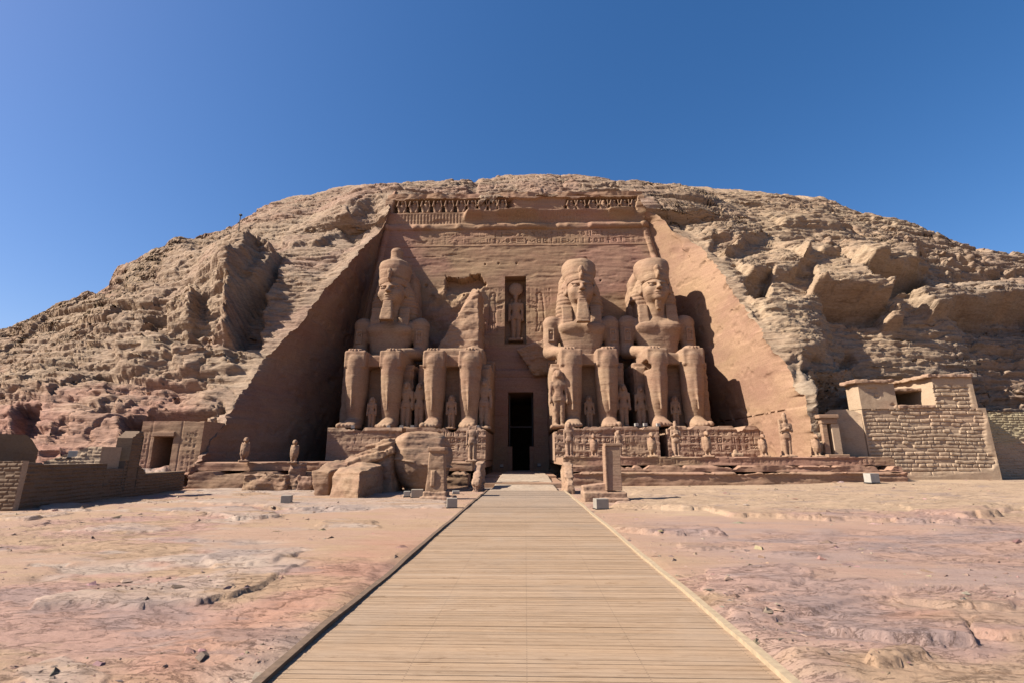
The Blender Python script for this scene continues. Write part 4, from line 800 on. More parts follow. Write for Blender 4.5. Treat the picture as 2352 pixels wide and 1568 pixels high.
GSPEC = [  # centre x, front y, base z, label, crown, beard, seed
    (-15.65, 46.5, 4.8, 'seated stone giant wearing the only complete tall crown, its upper body in the cliff shade', True, True, 1),
    (6.55, 46.4, 4.85, 'sunlit seated stone giant with a long square beard, just beside the dark temple doorway', False, True, 3),
    (15.25, 46.5, 4.9, 'beardless seated stone giant beside the smooth sunlit cheek of the cliff', False, False, 4)]
def throne(parent, gx, gy, gz, seed, top=20.4, pillar=True):
    v = Vol((-4.1, 3.2, -.05), (4.1, 12.9, 8.4), .12); v.box((0, 8.0, 3.4), (3.85, 4.4, 3.45), .1); v.box((0, 11.2, 4.2), (3.85, 1.4, 4.2), .1)
    for s in (-1, 1): v.box((s * 3.1, 4.3, 3.2), (.55, .95, 3.2), .1)
    link('throne', v.mesh('throne', .07, 1.2, seed, .05), M['statue'], parent, (0, 0, 0))
    if pillar:
        v = Vol((-3.2, 8.6, 7.5), (3.2, 12.8, top + .6), .12); v.loft([7.6, 12, 16, top - 1.6, top - .5, top], 0, 11.0, [2.9, 2.7, 2.45, 2.2, 1.7, .9], [1.9, 1.9, 1.8, 1.7, 1.5, 1.2], 5, .1)
        link('back_pillar', v.mesh('back_pillar', .12, .9, seed + 5, .08), M['statue'], parent, (0, 0, 0))
for gx, gy, gz, label, knob, beard, seed in GSPEC:
    root = empty('seated_colossus', (gx, gy, gz), label, 'colossal statue', 'giants seated along the temple front')
    v = body.copy()
    if seed == 4: v.box((-3.0, 3.0, 6.3), (1.0, 1.6, .5), .2, op='sub')
    link('body', v.mesh('body', .03, 1.6, seed, .022), M['statue'], root, (0, 0, 0))
    v = Vol((-3.1, 5.2, 11.2), (3.1, 10.2, 18.1), HV); headcloth(v)
    if seed == 4: v.box((-2.7, 8.0, 13.8), (.55, 1.6, 1.1), .2, .2, op='sub')
    link('headcloth', v.mesh('headcloth', .04, 1.4, seed + 11, .05), M['statue'], root, (0, 0, 0))
    v = Vol((-2.4, 4.7, 16.9), (2.4, 10.4, 22.5), HV); crown_loft(v, knob)
    if seed == 3: v.box((1.5, 8, 20.5), (.9, 2, .6), .2, .2, op='sub', ry=.5)
    if seed == 4: v.box((.3, 8, 20.75), (2.4, 3, .75), .2, .3, op='sub', ry=.08)
    link('crown', v.mesh('crown', .05, 1.2, seed + 21, .05), M['statue'], root, (0, 0, 0))
    v = Vol((-1.0, 4.4, 11.0), (1.0, 6.6, 15.0), .07)
    if beard: v.loft([11.75 if seed == 3 else 12.2, 12.6, 14.6], 0, [5.15, 5.25, 5.62], [.78, .74, .5], [.5, .5, .4], 6, .05)
    else: v.loft([13.4, 13.8, 14.6], [.1, 0, 0], [6.2, 6.1, 5.9], [.22, .3, .4], [.3, .35, .4], 4, .05)
    link('beard', v.mesh('beard', .03, 2, seed + 31, .04), M['statue'], root, (0, 0, 0))
    throne(root, gx, gy, gz, seed, 19.9 if seed != 1 else 20.6)
    cb = Vol((-.6, -.2, -.9), (.6, .2, .9), .05); cb.box((0, 0, 0), (.4, .08, .8), .05); cb.box((0, -.06, 0), (.22, .1, .55), .04, .03, 'sub'); cb.ell((0, -.03, .25), (.14, .08, .14), .03)
    for s in (-1, 1): o = link('cartouche', cb.mesh('cartouche'), M['statue'], root, (s * 3.52, 6.72, 10.7))
# the broken giant: legs, lap, and a ragged fin of its back
root = empty('seated_colossus', (-7.5, 46.5, 4.8), 'broken stone giant with only legs, lap and a ragged fin of its back', 'colossal statue', 'giants seated along the temple front')
v = Vol((-4.6, -.4, -.05), (4.6, 10, 10.2), HV); legs(v); hands_only(v); v.box((0, 7.2, 8.1), (3.0, 1.8, 1.0), .4, .3); v.ell((1.7, 6.5, 8.6), (1.0, 1.3, .9), .3); v.ell((-.4, 6.2, 8.5), (.7, .6, .7), .2)
link('body', v.mesh('body', .04, 1.6, 7, .025), M['statue'], root, (0, 0, 0)); throne(root, 0, 0, 0, 8, pillar=False)
v = Vol((-4.0, 5.6, 7.0), (3.2, 13.0, 18.4), .1); hull(v, [(2.0, 7.6, 16.6), (1.3, 8.4, 17.2), (2.3, 11.8, 17.3), (-2.0, 9.2, 11.6), (-2.9, 10.0, 9.6), (-3.4, 12, 9.8), (-1.6, 12, 13.2), (2.2, 6.7, 10.0), (2.4, 6.3, 7.6), (-2.2, 7.6, 7.6), (-3.2, 12, 7.6), (2.6, 12, 7.6), (.2, 7.4, 14.2), (-1.0, 7.4, 12.4), (-3.6, 8.2, 8.3)]); v.noise(.16, .5, 4, 9)
link('back_fragment', v.mesh('back_fragment', .07, 1.2, 10, .07), M['statue'], root, (0, 0, 0))

# ------------------------------------------------------------------ standing figures and falcons
def standing(h, seed, wig=True, arms_crossed=False, head=True, female=True, hs=None):
    """a standing figure of height h on a small plinth, carved from stone; built at 1.8 m and scaled"""
    f = h / 1.8; v = Vol((-.36, -.3, -.02), (.36, .3, 1.95), .024)
    for s in (-1, 1):
        v.cap((s * .085, .02, .1), (s * .10, .02, .88), .07, .105, .04); v.box((s * .09, -.07, .06), (.055, .14, .05), .03, .03)
        if arms_crossed: v.cap((s * .22, 0, 1.36), (s * .24, -.02, 1.1), .065, .055, .03).cap((s * .24, -.03, 1.1), (-s * .06, -.16, 1.22), .05, .045, .03)
        else: v.cap((s * .22, .0, 1.36), (s * .25, -.01, .85), .06, .045, .03); v.ell((s * .25, -.03, .78), (.04, .06, .08), .03)
    v.loft([.8, .95, 1.1, 1.3, 1.42], 0, 0, [.17, .165, .13, .20, .15], [.11, .11, .09, .11, .08], 2.3, .05)
    if head:
        v.cap((0, 0, 1.4), (0, -.01, 1.52), .06, .06, .03).ell((0, -.015, 1.62), (.085, .1, .125), .03)
        if wig: v.loft([1.26, 1.5, 1.68, 1.76], 0, [.02, .03, .02, .01], [.19, .185, .14, .08], [.10, .115, .12, .08], 3, .03); v.ell((0, -.13, 1.6), (.075, .05, .11), .03)
        else: v.loft([1.66, 1.78, 1.9], 0, .01, [.1, .1, .05], [.1, .1, .05], 2, .03)
    v.box((0, .15, .8), (.2, .06, .82), .02, .04); v.box((0, .0, .03), (.26, .25, .05), .01, .02)
    me = v.mesh('standing_figure', .012, 9, seed); co = np.empty(len(me.vertices) * 3, np.float32); me.vertices.foreach_get('co', co); me.vertices.foreach_set('co', co * f); me.update(); return me
def falcon(h, seed):
    f = h / 1.6; v = Vol((-.42, -.62, -.02), (.42, .62, 1.7), .035)
    v.ell((0, .05, .82), (.235, .24, .50), .08, rx=-.2).ell((0, -.10, 1.42), (.16, .2, .17), .05).cap((0, -.25, 1.42), (0, -.38, 1.33), .08, .03, .05).box((0, .36, .38), (.13, .08, .34), .05, .1, rx=.35)
    for s in (-1, 1): v.cap((s * .11, -.04, .12), (s * .12, 0, .5), .07, .1, .05).ell((s * .11, -.14, .12), (.07, .15, .06), .04); v.ell((s * .2, .1, .82), (.08, .2, .46), .05, rx=-.2)
    v.box((0, .02, .05), (.3, .5, .07), .02, .02)
    me = v.mesh('falcon', .02, 6, seed); co = np.empty(len(me.vertices) * 3, np.float32); me.vertices.foreach_get('co', co); me.vertices.foreach_set('co', co * f); me.update(); return me
def place(name, me, loc, label, cat, group=None, rz=0.0, mat='statue', rx=0.0):
    o = link(name, me, M[mat], None, loc); o.rotation_euler = (rx, 0, rz); return tag(o, label, cat, group)
Q = lambda px, Y: float(at_depth(px, 1000, Y)[0])
QG = 'queen figures standing against the thrones'
place('queen_statue', standing(5.9, 1), (3.35, 47.9, 4.85), 'tall sunlit queen figure standing against the throne corner beside the doorway', 'small statue', QG)
place('queen_statue', standing(3.4, 2), (6.55, 49.3, 4.85), 'small shaded figure between the shins of the bearded giant', 'small statue', QG)
place('queen_statue', standing(4.6, 3), (10.0, 49.2, 4.85), 'shaded queen figure against the bearded giant\'s throne, on the side facing the beardless giant', 'small statue', QG)
place('queen_statue', standing(4.4, 4), (11.9, 49.6, 4.9), 'shaded queen figure against the throne of the beardless giant', 'small statue', QG)
place('queen_statue', standing(3.3, 5), (15.25, 49.3, 4.9), 'small shaded figure between the shins of the beardless giant', 'small statue', QG)
place('queen_statue', standing(3.3, 6), (-15.6, 48.6, 4.8), 'small figure between the shins of the giant with the tall crown', 'small statue', QG)
place('queen_statue', standing(5.0, 7), (-12.3, 49.2, 4.8), 'dim queen figure against the throne of the giant with the tall crown', 'small statue', QG)
place('queen_statue', standing(4.9, 8), (-10.9, 49.4, 4.8), 'dim queen figure beside the broken giant\'s shin farther from the doorway', 'small statue', QG)
place('queen_statue', standing(3.5, 9), (-7.5, 48.8, 4.8), 'small figure between the shins of the broken giant', 'small statue', QG)
place('queen_statue', standing(5.2, 10), (-4.2, 49.0, 4.8), 'shaded queen figure on the doorway side of the broken giant', 'small statue', QG)
g = standing(6.6, 12, wig=False); place('niche_statue', g, (-1.15, 60.55, 16.6), 'standing god figure with a round disc on its head inside the niche over the doorway', 'niche statue')
disc = Vol((-1.1, -.5, -1.1), (1.1, .5, 1.1), .07); disc.ell((0, 0, 0), (.95, .35, .95)); o = child('sun_disc', disc.mesh('sun_disc', .03, 2, 3), M['statue'], bpy.data.objects['niche_statue']); o.location = (-1.15, 60.45, 23.7)
TG = 'small statues along the terrace'; TZ = 2.03
for px, kind, h, label in (
        (1307, 'm', 2.7, 'slim standing figure at the doorway end of the terrace'), (1363, 'f', 1.75, 'narrow falcon statue before the bearded giant\'s pedestal, beside the slim standing figure'),
        (1420, 'm', 2.1, 'short standing figure partly behind the tall altar post'), (1496, 'f', 1.9, 'stout falcon statue in front of the gap between the two sunlit pedestals'),
        (1552, 'x', 2.6, 'weathered standing figure in front of the last pedestal, next to the gap'), (1622, 'f', 2.0, 'tall falcon statue in front of the middle of the last pedestal'),
        (1687, 's', .6, 'broken stump of a statue between two falcons'), (1750, 'f', 1.75, 'sunlit falcon statue just past the end of the last pedestal'),
        (1806, 'x', 3.2, 'tall mummy-like figure with crossed arms against the sunlit rock'), (1872, 'f', 1.75, 'falcon statue beside the small chapel gateway')):
    x = Q(px, 38.0); seed = int(px)
    if kind == 'f': me = falcon(h, seed)
    elif kind == 's':
        v = Vol((-.5, -.5, 0), (.5, .5, .8), .05); v.box((0, 0, .15), (.4, .4, .15), .05); v.ell((-.05, 0, .35), (.2, .2, .25), .1); me = v.mesh('stump', .06, 4, 3)
    else: me = standing(h, seed, wig=kind == 'm', arms_crossed=kind == 'x')
    nm = {'f': 'falcon_statue', 's': 'statue_stump', 'm': 'terrace_statue', 'x': 'terrace_statue'}[kind]
    place(nm, me, (x, 38.0, TZ), label, {'f': 'falcon statue', 's': 'statue stump'}.get(kind, 'small statue'), TG, rz=-.15 if kind == 'f' else 0, mat='pink' if px < 1660 and kind != 'f' else 'statue')
place('falcon_statue', falcon(1.75, 31), (Q(567, 34.6), 34.6, 1.7), 'half-shaded falcon statue above the low broken blocks near the shaded cheek wall', 'falcon statue', TG, rz=.5)
place('falcon_statue', falcon(1.6, 32), (Q(680, 33.6), 33.6, 1.62), 'falcon statue perched on a pinkish block beside the big fallen rocks', 'falcon statue', TG, rz=.3)
place('terrace_statue', standing(2.9, 33, head=False), (Q(1085, 36), 36.0, 1.72), 'headless standing figure beside the entrance, behind the round fallen rock', 'small statue', TG, mat='pink')

# ------------------------------------------------------------------ fallen rocks
def boulder(name, label, v, loc, seed, rough=.08, mat='boulder', rz=0, cat='boulder', group='fallen rocks before the terrace'):
    o = link(name, v.mesh(name, rough, 1.4, seed, .06), M[mat], None, loc); o.rotation_euler[2] = rz; return tag(o, label, cat, group)
A = [on_ground(*q) for q in ((757, 1137), (822, 1142), (905, 1120))]; o0 = np.array((A[1][0], A[1][1], 0)); A = [a - o0 for a in A]
v = Vol((-2.6, -.8, -.5), (3.6, 5.8, 3.0), .06)
hull(v, [A[0] + (0, 0, -.3), A[1] + (0, 0, -.3), A[2] + (.2, 0, -.3), A[2] + (.3, 2.6, -.3), A[0] + (.2, 3.4, -.3), A[0] + (.05, .1, 1.15), A[1] + (.0, .1, 1.32), A[2] + (.15, .2, 1.35), A[2] + (.1, 2.6, 2.05), A[0] + (.5, 3.4, 1.85), A[0] + (-.05, 1.2, 1.45)])
v.noise(.05, 1.3, 4, 3)
boulder('fallen_boulder', 'large angular fallen block with a flat sloping top and shaded front face', v, tuple(o0), 3, .05)
B = on_ground(735, 1134); o1 = np.array((B[0], B[1], 0)); v = Vol((-1.1, -.6, -.4), (1.5, 3.6, 2.4), .06)
hull(v, [(-.35, 0, -.3), (.45, .1, -.3), (.7, 3, -.3), (-.3, 3, -.3), (-.62, .15, 1.25), (.42, .0, 1.2), (.75, 3, 1.7), (-.3, 3, 1.9), (-.7, 1.0, 1.5)]); v.noise(.05, 1.3, 4, 4)
boulder('fallen_boulder', 'narrow upright slab close against the large flat-topped fallen block', v, tuple(o1), 4, .05)
v = Vol((-2.4, -1.6, -.4), (2.6, 2.5, 4.0), .07)
hull(v, [(-2.0, -.6, -.3), (1.6, -1.0, -.3), (1.8, 1.4, -.3), (-1.8, 1.4, -.3), (-1.9, -.3, 1.9), (1.5, -.7, 2.3), (1.8, 1.4, 2.6), (-1.6, 1.4, 2.1)])
for k, (zz, a_, sx) in enumerate(((2.2, -.28, 1.5), (2.55, -.3, 1.2), (2.9, -.26, .85))): v.box((.25 + .2 * k, .1 + .15 * k, zz - .12), (sx, 1.1 - .12 * k, .24), .03, .03, ry=a_, rx=.08, rz=-.1 * k)
v.noise(.09, 1.1, 4, 5)
boulder('fallen_boulder', 'layered slab lying behind the flat-topped block, touching the round fallen rock', v, (-9.75, 30.9, 0), 5, .10)
v = Vol((-2.4, -2.4, -.3), (2.4, 2.6, 4.2), .06)
v.ell((0, .1, 2.35), (2.0, 1.9, 1.5), .1); v.loft([-.2, .5, 1.2, 1.9, 2.2], [.25, .18, .1, .05, 0], .1, [1.0, 1.42, 1.76, 1.98, 2.01], [.95, 1.3, 1.65, 1.88, 1.9], 2.1, .05)
v.put(lambda X, Y, Z: np.hypot(np.hypot(X / 1.06, Y - .1) - 1.87, (Z - 1.72 + .16 * X)) - .09, (-2.1, -2.1, 1.2), (2.1, 2.2, 2.3), .08); v.half((1.75, 0, 2.6), (1, -.25, .25)); v.half((0, 0, 3.62), (.05, -.12, 1)); v.half((.9, -1.2, 2.5), (.25, -1, .5), .1); v.noise(.06, 1.0, 4, 6)
bx, by = on_ground(965, 1128)[:2]
boulder('round_boulder', 'big round fallen rock with a raised rim, once a giant head, behind the small altar', v, (bx - .35, by + 1.5, 0), 6, .04, cat='boulder')
for i, (px, py, w_, h_, d_, lab) in enumerate(((605, 1122, 2.9, .95, .7, 'long low block with a worn carved top in front of the shaded terrace'), (672, 1120, .85, 1.65, .9, 'squarish pink block carrying a falcon statue'), (697, 1124, 1.0, .85, .7, 'small rough rock between the pink block and the large fallen slabs'))):
    x, y = on_ground(px, py)[:2]; v = Vol((-w_, -.5, -.3), (w_, 1.6, h_ + .4), .06); v.box((0, d_ / 2, h_ / 2 - .1), (w_ / 2, d_ / 2, h_ / 2 + .1), .08); v.noise(.12, 1.6, 4, 20 + i)
    boulder('broken_block', lab, v, (x, y, 0), 20 + i, .07, 'pink' if i else 'boulder', cat='stone block', group='broken blocks along the shaded terrace')

# ------------------------------------------------------------------ altars, balustrades, lamp boxes
def part(root, name, mb, mat, bevel=.02): return link(name, mb.mesh(name, bevel), M[mat], root, (0, 0, 0))
def vpart(root, name, v, mat, seed, rough=.02): return link(name, v.mesh(name, rough, 3, seed, .02), M[mat], root, (0, 0, 0))
x, y = on_ground(998, 1146)[:2]
r = empty('stone_altar', (x, y + .45, 0), 'tapering stone altar post with a worn capital, in front of the round fallen head', 'altar')
v = Vol((-.7, -.6, 0), (.7, .6, 2.7), .035); v.box((0, 0, 1.3), (.44, .36, 1.15), .04, tz=(.06, .05)); v.box((-.12, -.36, 1.0), (.1, .1, .38), .02, .02); vpart(r, 'shaft', v, 'statue', 1)
v = Vol((-.7, -.6, 2.1), (.7, .6, 2.8), .035); v.box((0, 0, 2.42), (.46, .4, .1), .03); v.box((.05, 0, 2.32), (.4, .34, .1), .03); vpart(r, 'capital', v, 'statue', 2, .03)
v = Vol((-1.0, -.8, -.2), (1.0, .9, .5), .04); v.box((0, 0, .18), (.58, .5, .2), .05); v.box((.1, 0, .03), (.85, .7, .1), .05); vpart(r, 'base', v, 'pink', 3, .05)
x, y = on_ground(1392, 1152)[:2]
r = empty('stone_altar', (x, y + .5, 0), 'tall plain altar post standing on a stepped stone base beside the ramp', 'altar')
mb = MB(); mb.box(.12, .82, -.32, .38, .5, 2.55, tx=.02, ty=.02); part(r, 'shaft', mb, 'pink'); mb = MB(); mb.box(.1, .9, -.36, .42, 2.55, 2.68); mb.box(.06, .14, -.38, .4, .5, 2.56); part(r, 'frame', mb, 'statue')
v = Vol((-1.3, -.8, -.2), (1.3, 1.2, 1.1), .04); v.box((0, .2, .2), (1.0, .7, .22), .03); v.box((-.25, .25, .55), (.75, .42, .24), .03, ry=-.12); vpart(r, 'stepped_base', v, 'pink', 4, .03)
v = Vol((-1.0, -1.0, -.2), (1.3, .5, .4), .04); v.box((.35, -.5, .08), (.7, .3, .12), .06); vpart(r, 'front_step', v, 'pink', 5, .05)
def balustrade(px, py, label, seed, s, mat):
    x, y = on_ground(px, py)[:2]; v = Vol((-.8, -.3, -.2), (.8, 4.2, 2.3), .05); v.box((0, 2.0, .7), (.26, 1.95, 1.0), .1); v.half((0, .1, .55), (0, -.62, 1), .15); v.half((0, 0, 1.75), (0, 0, 1)); v.noise(.14, 1.2, 4, seed)
    return tag(link('ramp_balustrade', v.mesh('ramp_balustrade', .06, 2, seed, .04), M[mat], None, (x + s * .1, y, 0)), label, 'balustrade', 'low walls beside the ramp')
balustrade(1092, 1128, 'pale worn sloping side wall where the dark boardwalk edge meets the ramp', 41, 0, 'pink'); balustrade(1312, 1134, 'eroded sloping side wall of the ramp, next to the stepped altar base', 42, 0, 'statue')
LG = 'floodlight boxes'
def lampbox(px, py, w_, h_, label, mat='lampbox', z=0.0, Y=None, rz=.2):
    if Y is None: x, y = on_ground(px, py, z)[:2]
    else: p = at_depth(px, py, Y); x, y, z = p
    r = empty('floodlight', (x, y + w_ / 2, z), label, 'floodlight', LG, rz)
    mb = MB(); mb.box(-w_ / 2, w_ / 2, -w_ * .4, w_ * .4, 0.02, h_); part(r, 'housing', mb, mat, .012)
    mb = MB(); mb.box(-w_ * .4, w_ * .4, w_ * .4, w_ * .4 + .01, .08 * h_, h_ * .9); part(r, 'lamp_glass', mb, 'glass', 0)
    mb = MB(); mb.box(-w_ * .55, w_ * .55, -w_ * .45, w_ * .45, -.05, .02); part(r, 'bracket', mb, 'dark', 0)
lampbox(652, 1158, .42, .38, 'pale box floodlight alone on the bare rock in front of the angular fallen blocks')
lampbox(1036, 1166, .42, .38, 'pale box floodlight beside the boardwalk, closest to it')
lampbox(955, 1142, .60, .40, 'wide yellowish box floodlight beside the altar post with the worn capital'); lampbox(933, 1140, .34, .28, 'small white floodlight next to the wide yellowish box', 'lampwhite')
lampbox(1046, 1134, .40, .18, 'flat white floodlight box lying in the shade by the pale side wall', 'lampwhite', Y=None); lampbox(1383, 1169, .52, .40, 'grey box floodlight in front of the stepped altar base')
lampbox(2012, 1108, .70, .62, 'large pale floodlight box at the foot of the brick chapel', 'lampwhite', z=.33)
for k, (px, lab) in enumerate(((809, 'between the feet of the tall-crowned giant'), (891, 'just beside the tall-crowned giant\'s foot'), (921, 'midway between the crowned giant and the broken giant'), (946, 'beside the outer foot of the broken giant'), (1096, 'on the doorway corner of the broken giant\'s pedestal'), (1463, 'beside the bearded giant\'s inner foot'), (1483, 'above the gap between the two sunlit pedestals'), (1513, 'beside the beardless giant\'s outer foot'))):
    lampbox(px, 983 if px < 1200 else 978, .34, .30, 'tiny white floodlight on the pedestal top ' + lab, 'lampwhite', z=4.83, Y=46.25)
lampbox(1152, 1072, .34, .32, 'small floodlight by the dark doorway, nearer the broken giant', 'lampwhite', Y=56); lampbox(1238, 1070, .34, .32, 'small floodlight by the dark doorway, nearer the bearded giant', 'lampwhite', Y=56)
lampbox(163, 1050, .5, .35, 'small grey floodlight on the pink rock above the brick enclosure', 'lampwhite', Y=24.5)
# lamp pole on the skyline
p = at_depth(553, 494, 66); r = empty('lamp_pole', (p[0], p[1], p[2] - .5), 'tiny dark camera pole on the skyline', 'pole')
mb = MB(); mb.box(-.05, .05, -.05, .05, -2.5, .35); part(r, 'mast', mb, 'dark', 0); mb = MB(); mb.box(-.18, .18, -.16, .16, .35, .6); part(r, 'camera_head', mb, 'dark', .03)

# ------------------------------------------------------------------ brick chapel, gate and walls
def brick_relief(h, wmin, wvar, seed, amp=.10, joint=.05, plaster=None):
    def f(u, v):
        r, p = courses(u, v, h, wmin, wvar, seed, joint); d = amp * p * (.55 + .75 * r) + .02 * fbm(u * 3, v * 3, 0 * u, 4, seed)
        miss = sstep(.84, .9, r); d = d * (1 - .85 * miss)
        if plaster is not None: q = plaster(u, v); d = d * (1 - q) + q * (.14 + .012 * fbm(u * 1.5, v * 1.5, 0 * u, 4, seed + 1))
        return d
    return f
def brick_tint(seed, plaster=None, amt=.1):
    def f(u, v):
        n = fbm(u * .4, v * .6, 0 * u, 4, seed); return np.ones(u.shape + (3,)) * (1 + amt * n[..., None]) + np.maximum(0, n)[..., None] * np.array((0, -.05, -.06))
    return f
ch = empty('brick_chapel', (31.5, 39.5, .3), 'brick chapel with two flat-capped towers and a gap between them', 'brick chapel')
CH_Y = 39.4
pl_low = lambda u, v: np.clip(sstep(.75, .35, v + .3 * fbm(u * .6, v * .6, 0 * u, 3, 61) - .12 * np.maximum(0, u - 5)), 0, 1) * .95
pl_end = lambda u, v: np.clip(sstep(.25, .05, u) + pl_low(u, v) + sstep(9.1, 9.5, u + .35 * fbm(v * 1.2, u, 0 * u, 3, 62)), 0, 1)
pw('wall', (26.9, CH_Y, 0), (1, 0, 0), (0, -1, 0), 9.7, ragged(5.75, 3, .08), 1.5, .05, brick_relief(.29, 1.6, 4.0, 71, .10, .06, pl_end), M['brick'], base=.1, tintf=brick_tint(1), parent=ch)
pl_a = lambda u, v: np.clip(1 - sstep(.1, .4, fbm(u * .8 - .8, v * .9, 0 * u, 3, 63)) * sstep(.4, .9, u), 0, 1)
pw('tower', (26.95, CH_Y + .03, 0), (1, 0, 0), (0, -1, 0), 2.85, 2.05, 1.4, .05, brick_relief(.33, 1.6, 2.4, 72, .11, .07, pl_a), M['brick'], base=5.8, tintf=brick_tint(2), parent=ch)
pl_b = lambda u, v: np.clip(sstep(1.75, 2.0, v + .1 * fbm(u, v, 0 * u, 3, 64)) + sstep(2.6, 2.9, u), 0, 1)
pw('tower', (32.9, CH_Y + .03, 0), (1, 0, 0), (0, -1, 0), 3.15, 2.5, 4.6, .05, brick_relief(.33, 1.6, 2.4, 73, .12, .07, pl_b), M['brick'], base=5.8, tintf=brick_tint(3), parent=ch)
pw('back_wall', (29.6, CH_Y + 4.2, 0), (1, 0, 0), (0, -1, 0), 3.6, ragged(1.55, 4, .15), 1.5, .1, brick_relief(.33, 1.6, 2.4, 74, .1), M['brick'], base=5.8, tintf=brick_tint(4), parent=ch)
for x0, x1, z in ((26.6, 29.75, 7.85), (32.5, 36.05, 8.3), (29.7, 32.95, 7.35)):  # the last slab is added over the gap to darken it
    v = Vol((x0 - .2, CH_Y - .5, z - .1), (x1 + .2, CH_Y + 5, z + .5), .05); yc, yh = {26.6: (.6, .95), 32.5: (2.2, 2.5), 29.7: (3.0, 1.9)}[x0]; v.box(((x0 + x1) / 2, CH_Y + yc, z + .13), ((x1 - x0) / 2, yh, .13), .03); v.noise(.07, 2, 3, 7); child('roof_slab', v.mesh('roof_slab', .03, 3, 3), M['pink'], ch)
v = Vol((29.7, CH_Y - .4, 5.6), (33, CH_Y + .8, 6.4), .05); v.box((31.3, CH_Y + .1, 5.95), (1.45, .3, .14), .04); v.noise(.06, 2, 3, 9); child('sill_slab', v.mesh('sill_slab', .03, 3, 3), M['pink'], ch)
pw('side_wall', (24.6, 40.3, 0), np.array((2.25, -.95, 0)) / 2.442, np.array((-.95, -2.25, 0)) / 2.442, 2.45, ragged(5.6, 33, .2), .6, .06, lambda u, v: .06 * fbm(u, v, 0 * u, 4, 75), M['brick'], base=.2, parent=ch)
gt = empty('stone_gateway', (23.5, 38.6, 2), 'small stone gateway with a dark slit opening between terrace and brick chapel', 'gateway')
def gbox(name, a, mat, bev): mb = MB(); mb.box(*a); child(name, mb.mesh(name, bev), M[mat], gt)
gbox('jamb', (22.9, 23.3, 38.1, 39.0, 2.02, 4.55), 'statue', .04); gbox('jamb', (23.6, 24.2, 38.1, 39.0, 2.02, 4.55), 'brick', .04); gbox('lintel', (22.85, 24.1, 38.05, 39.0, 4.55, 4.95), 'statue', .05)
gbox('cornice', (22.65, 24.2, 37.9, 39.1, 4.95, 5.25), 'statue', .06); gbox('opening', (23.25, 23.65, 38.8, 38.95, 2.02, 4.55), 'inside', 0); gbox('step', (22.7, 24.3, 37.5, 38.8, 1.9, 2.25), 'statue', .04)  # 'opening' is a slab filling the slit, its shade put into the colour
for o_ in gt.children:
    if 'tint' not in o_.data.attributes: attr(o_.data, 'tint', np.ones((len(o_.data.vertices), 3)))
for o_ in ch.children:
    if 'tint' not in o_.data.attributes: attr(o_.data, 'tint', np.ones((len(o_.data.vertices), 3)))
wb = wall_block('brick_wall', (36.3, 42.6, 0), (1, 0, 0), (0, -1, 0), 22, ragged(5.7, 12, .1), 1.2, .055, brick_relief(.20, 1.8, 1.6, 81, .07, .05), M['brick'], base=.1, tintf=lambda u, v: np.ones(u.shape + (3,)) + sstep(2.6, 4.6, v + fbm(u * .4, v * .5, 0 * u, 3, 5))[..., None] * np.array((-.10, .02, -.06)))
tag(wb, 'long brick wall of fine greenish courses running out of view beside the chapel', 'brick wall')
en = empty('brick_enclosure', (-21, 22, 0), 'low dark brick wall in the shade, rising to a stub in its middle', 'brick wall')
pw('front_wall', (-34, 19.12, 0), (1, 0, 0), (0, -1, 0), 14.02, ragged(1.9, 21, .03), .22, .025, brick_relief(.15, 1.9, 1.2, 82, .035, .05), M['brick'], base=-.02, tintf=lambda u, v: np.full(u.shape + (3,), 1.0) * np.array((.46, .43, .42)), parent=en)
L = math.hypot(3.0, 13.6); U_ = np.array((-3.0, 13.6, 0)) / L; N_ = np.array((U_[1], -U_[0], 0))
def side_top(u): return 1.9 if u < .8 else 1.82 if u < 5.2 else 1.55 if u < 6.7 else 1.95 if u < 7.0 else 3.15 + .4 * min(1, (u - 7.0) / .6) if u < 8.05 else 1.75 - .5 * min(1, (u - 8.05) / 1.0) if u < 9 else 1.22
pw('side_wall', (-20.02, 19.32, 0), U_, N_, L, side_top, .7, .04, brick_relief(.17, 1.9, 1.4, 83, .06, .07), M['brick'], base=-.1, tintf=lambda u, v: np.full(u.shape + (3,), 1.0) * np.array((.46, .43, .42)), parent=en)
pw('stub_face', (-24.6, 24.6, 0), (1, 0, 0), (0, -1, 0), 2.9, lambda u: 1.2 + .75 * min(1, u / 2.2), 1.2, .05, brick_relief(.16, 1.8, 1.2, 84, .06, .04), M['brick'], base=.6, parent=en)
st_ = wall_block('brick_stub', (-25.8, 22.2, 0), (-.06, 1, 0), (1, .06, 0), 3.3, lambda u: 2.85 - .9 * max(0, (u - 2.4)) ** 1.5, 1.5, .07, brick_relief(.14, 1.9, 1.0, 85, .03, .03), M['brick'], base=.3, tintf=lambda u, v: np.full(u.shape + (3,), .5)); tag(st_, 'dark ruined wall end with a sloping top behind the low brick enclosure', 'brick wall')
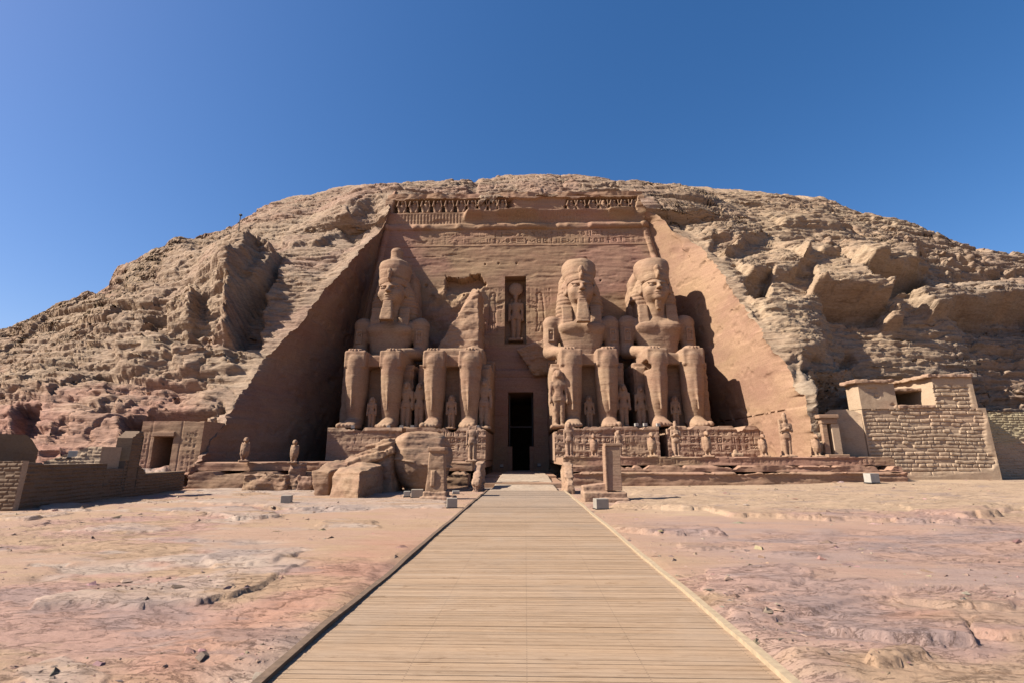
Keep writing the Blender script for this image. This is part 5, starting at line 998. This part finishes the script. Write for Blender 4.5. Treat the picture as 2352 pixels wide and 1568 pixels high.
# the small rock chapel front on the left
rc = empty('rock_chapel', (-26.6, 36, 1), 'small pink rock chapel front with one dark doorway, above the low brick wall', 'rock chapel')
def rc_relief(u, v):
    d = .04 * fbm(u * .8, v * 2, 0 * u, 4, 91) - .05 * sstep(.06, .0, np.abs(u - .75 - .02 * v)) - .05 * sstep(.06, 0, np.abs(u - 3.1)); d = d - .05 * glyphs(u, v, .34, .42, 93) * ((np.abs(u - .4) < .3) | (np.abs(u - 3.9) < .5)) * (v < 3)
    return np.where((u > 1.1) & (u < 2.5) & (v < 2.6), -2.2, d)
pw('front', (-29.0, 36.0, 0), (1, 0, 0), (0, -1, 0), 4.75, ragged(3.75, 13, .15), 2.5, .07, rc_relief, M['facade'], base=.95, tintf=pinkish(9, .9), parent=rc)
mb = MB(); mb.box(-28.05, -26.35, 35.85, 36.3, 3.56, 3.9); me_ = mb.mesh('lintel', .03); attr(me_, 'tint', np.full((len(me_.vertices), 3), 1.0)); child('lintel', me_, M['facade'], rc)

# ------------------------------------------------------------------ boardwalk
rng = np.random.default_rng(4)
bwk = empty('boardwalk', (0, 14, 0), 'long straight wooden boardwalk of pale narrow planks leading to the temple', 'boardwalk')
mb = MB(); y = -2.0; pitch = .092
while y < 29.5:
    t = rng.normal(1, .042) * (.86 if rng.random() < .04 else 1); c = np.array((.50, .345, .225)) * t * (1 + np.array((0, .012, .03)) * rng.normal()); gap = .002 + .003 * rng.random() ** 2 + (.008 if rng.random() < .06 else 0); dz = rng.normal(0, .0014); sk = rng.normal(0, .0025)
    e0, e1 = -2.30 + rng.normal(0, .006), 2.30 + rng.normal(0, .006); tl_ = rng.normal(0, .0018)
    z0, z1 = .106, .122 + dz; p = [(e0, y + gap / 2 - sk, z0), (e1, y + gap / 2 + sk, z0), (e1, y + pitch - gap / 2 + sk, z0), (e0, y + pitch - gap / 2 - sk, z0)]
    q = [(a, b_ + (.003 if i < 2 else -.003), z1 + (tl_ if i < 2 else -tl_)) for i, (a, b_, _) in enumerate(p)]
    far = sstep(14, 26, y); c = c * (1 - far) + far * np.array((.46, .345, .255)) * t
    mb.hexa(p + q, tuple(c)); y += pitch
me = mb.mesh('deck', 0, True); child('deck', me, M['deck'], bwk)
for s, nm, mt in ((-1, 'edge_beam', 'beam_shaded'), (1, 'edge_beam', 'beam_sunlit')):
    ys_ = np.linspace(-2, 29.6, 120); ox = s * 2.28 + .02 * fbm(ys_ * .5, 0 * ys_, 0 * ys_ + s, 3, 7); hz = .165 + .012 * fbm(ys_ * .8, 0 * ys_, 0 * ys_ + s, 3, 8)
    sec = np.stack([np.stack([ox - .045, ys_, 0 * ys_ + .10], -1), np.stack([ox - .045, ys_, hz], -1), np.stack([ox + .045, ys_, hz], -1), np.stack([ox + .045, ys_, 0 * ys_ + .10], -1), np.stack([ox - .045, ys_, 0 * ys_ + .10], -1)], 0)
    me = raw_mesh(nm, sec.reshape(-1, 3), grid_faces(5, len(ys_), flip=True), False); o = child(nm, me, M[mt], bwk); o['label'] = 'edge beam coloured as in shade' if s < 0 else 'edge beam coloured as sunlit'
mb = MB(); mb.box(-2.24, 2.24, -2, 29.5, .0, .104); child('joist_filler', mb.mesh('joist_filler'), plain('sandy filler timber', (.30, .20, .125), .9, .2, 6), bwk)  # solid filler close below the planks, added to lighten their gaps
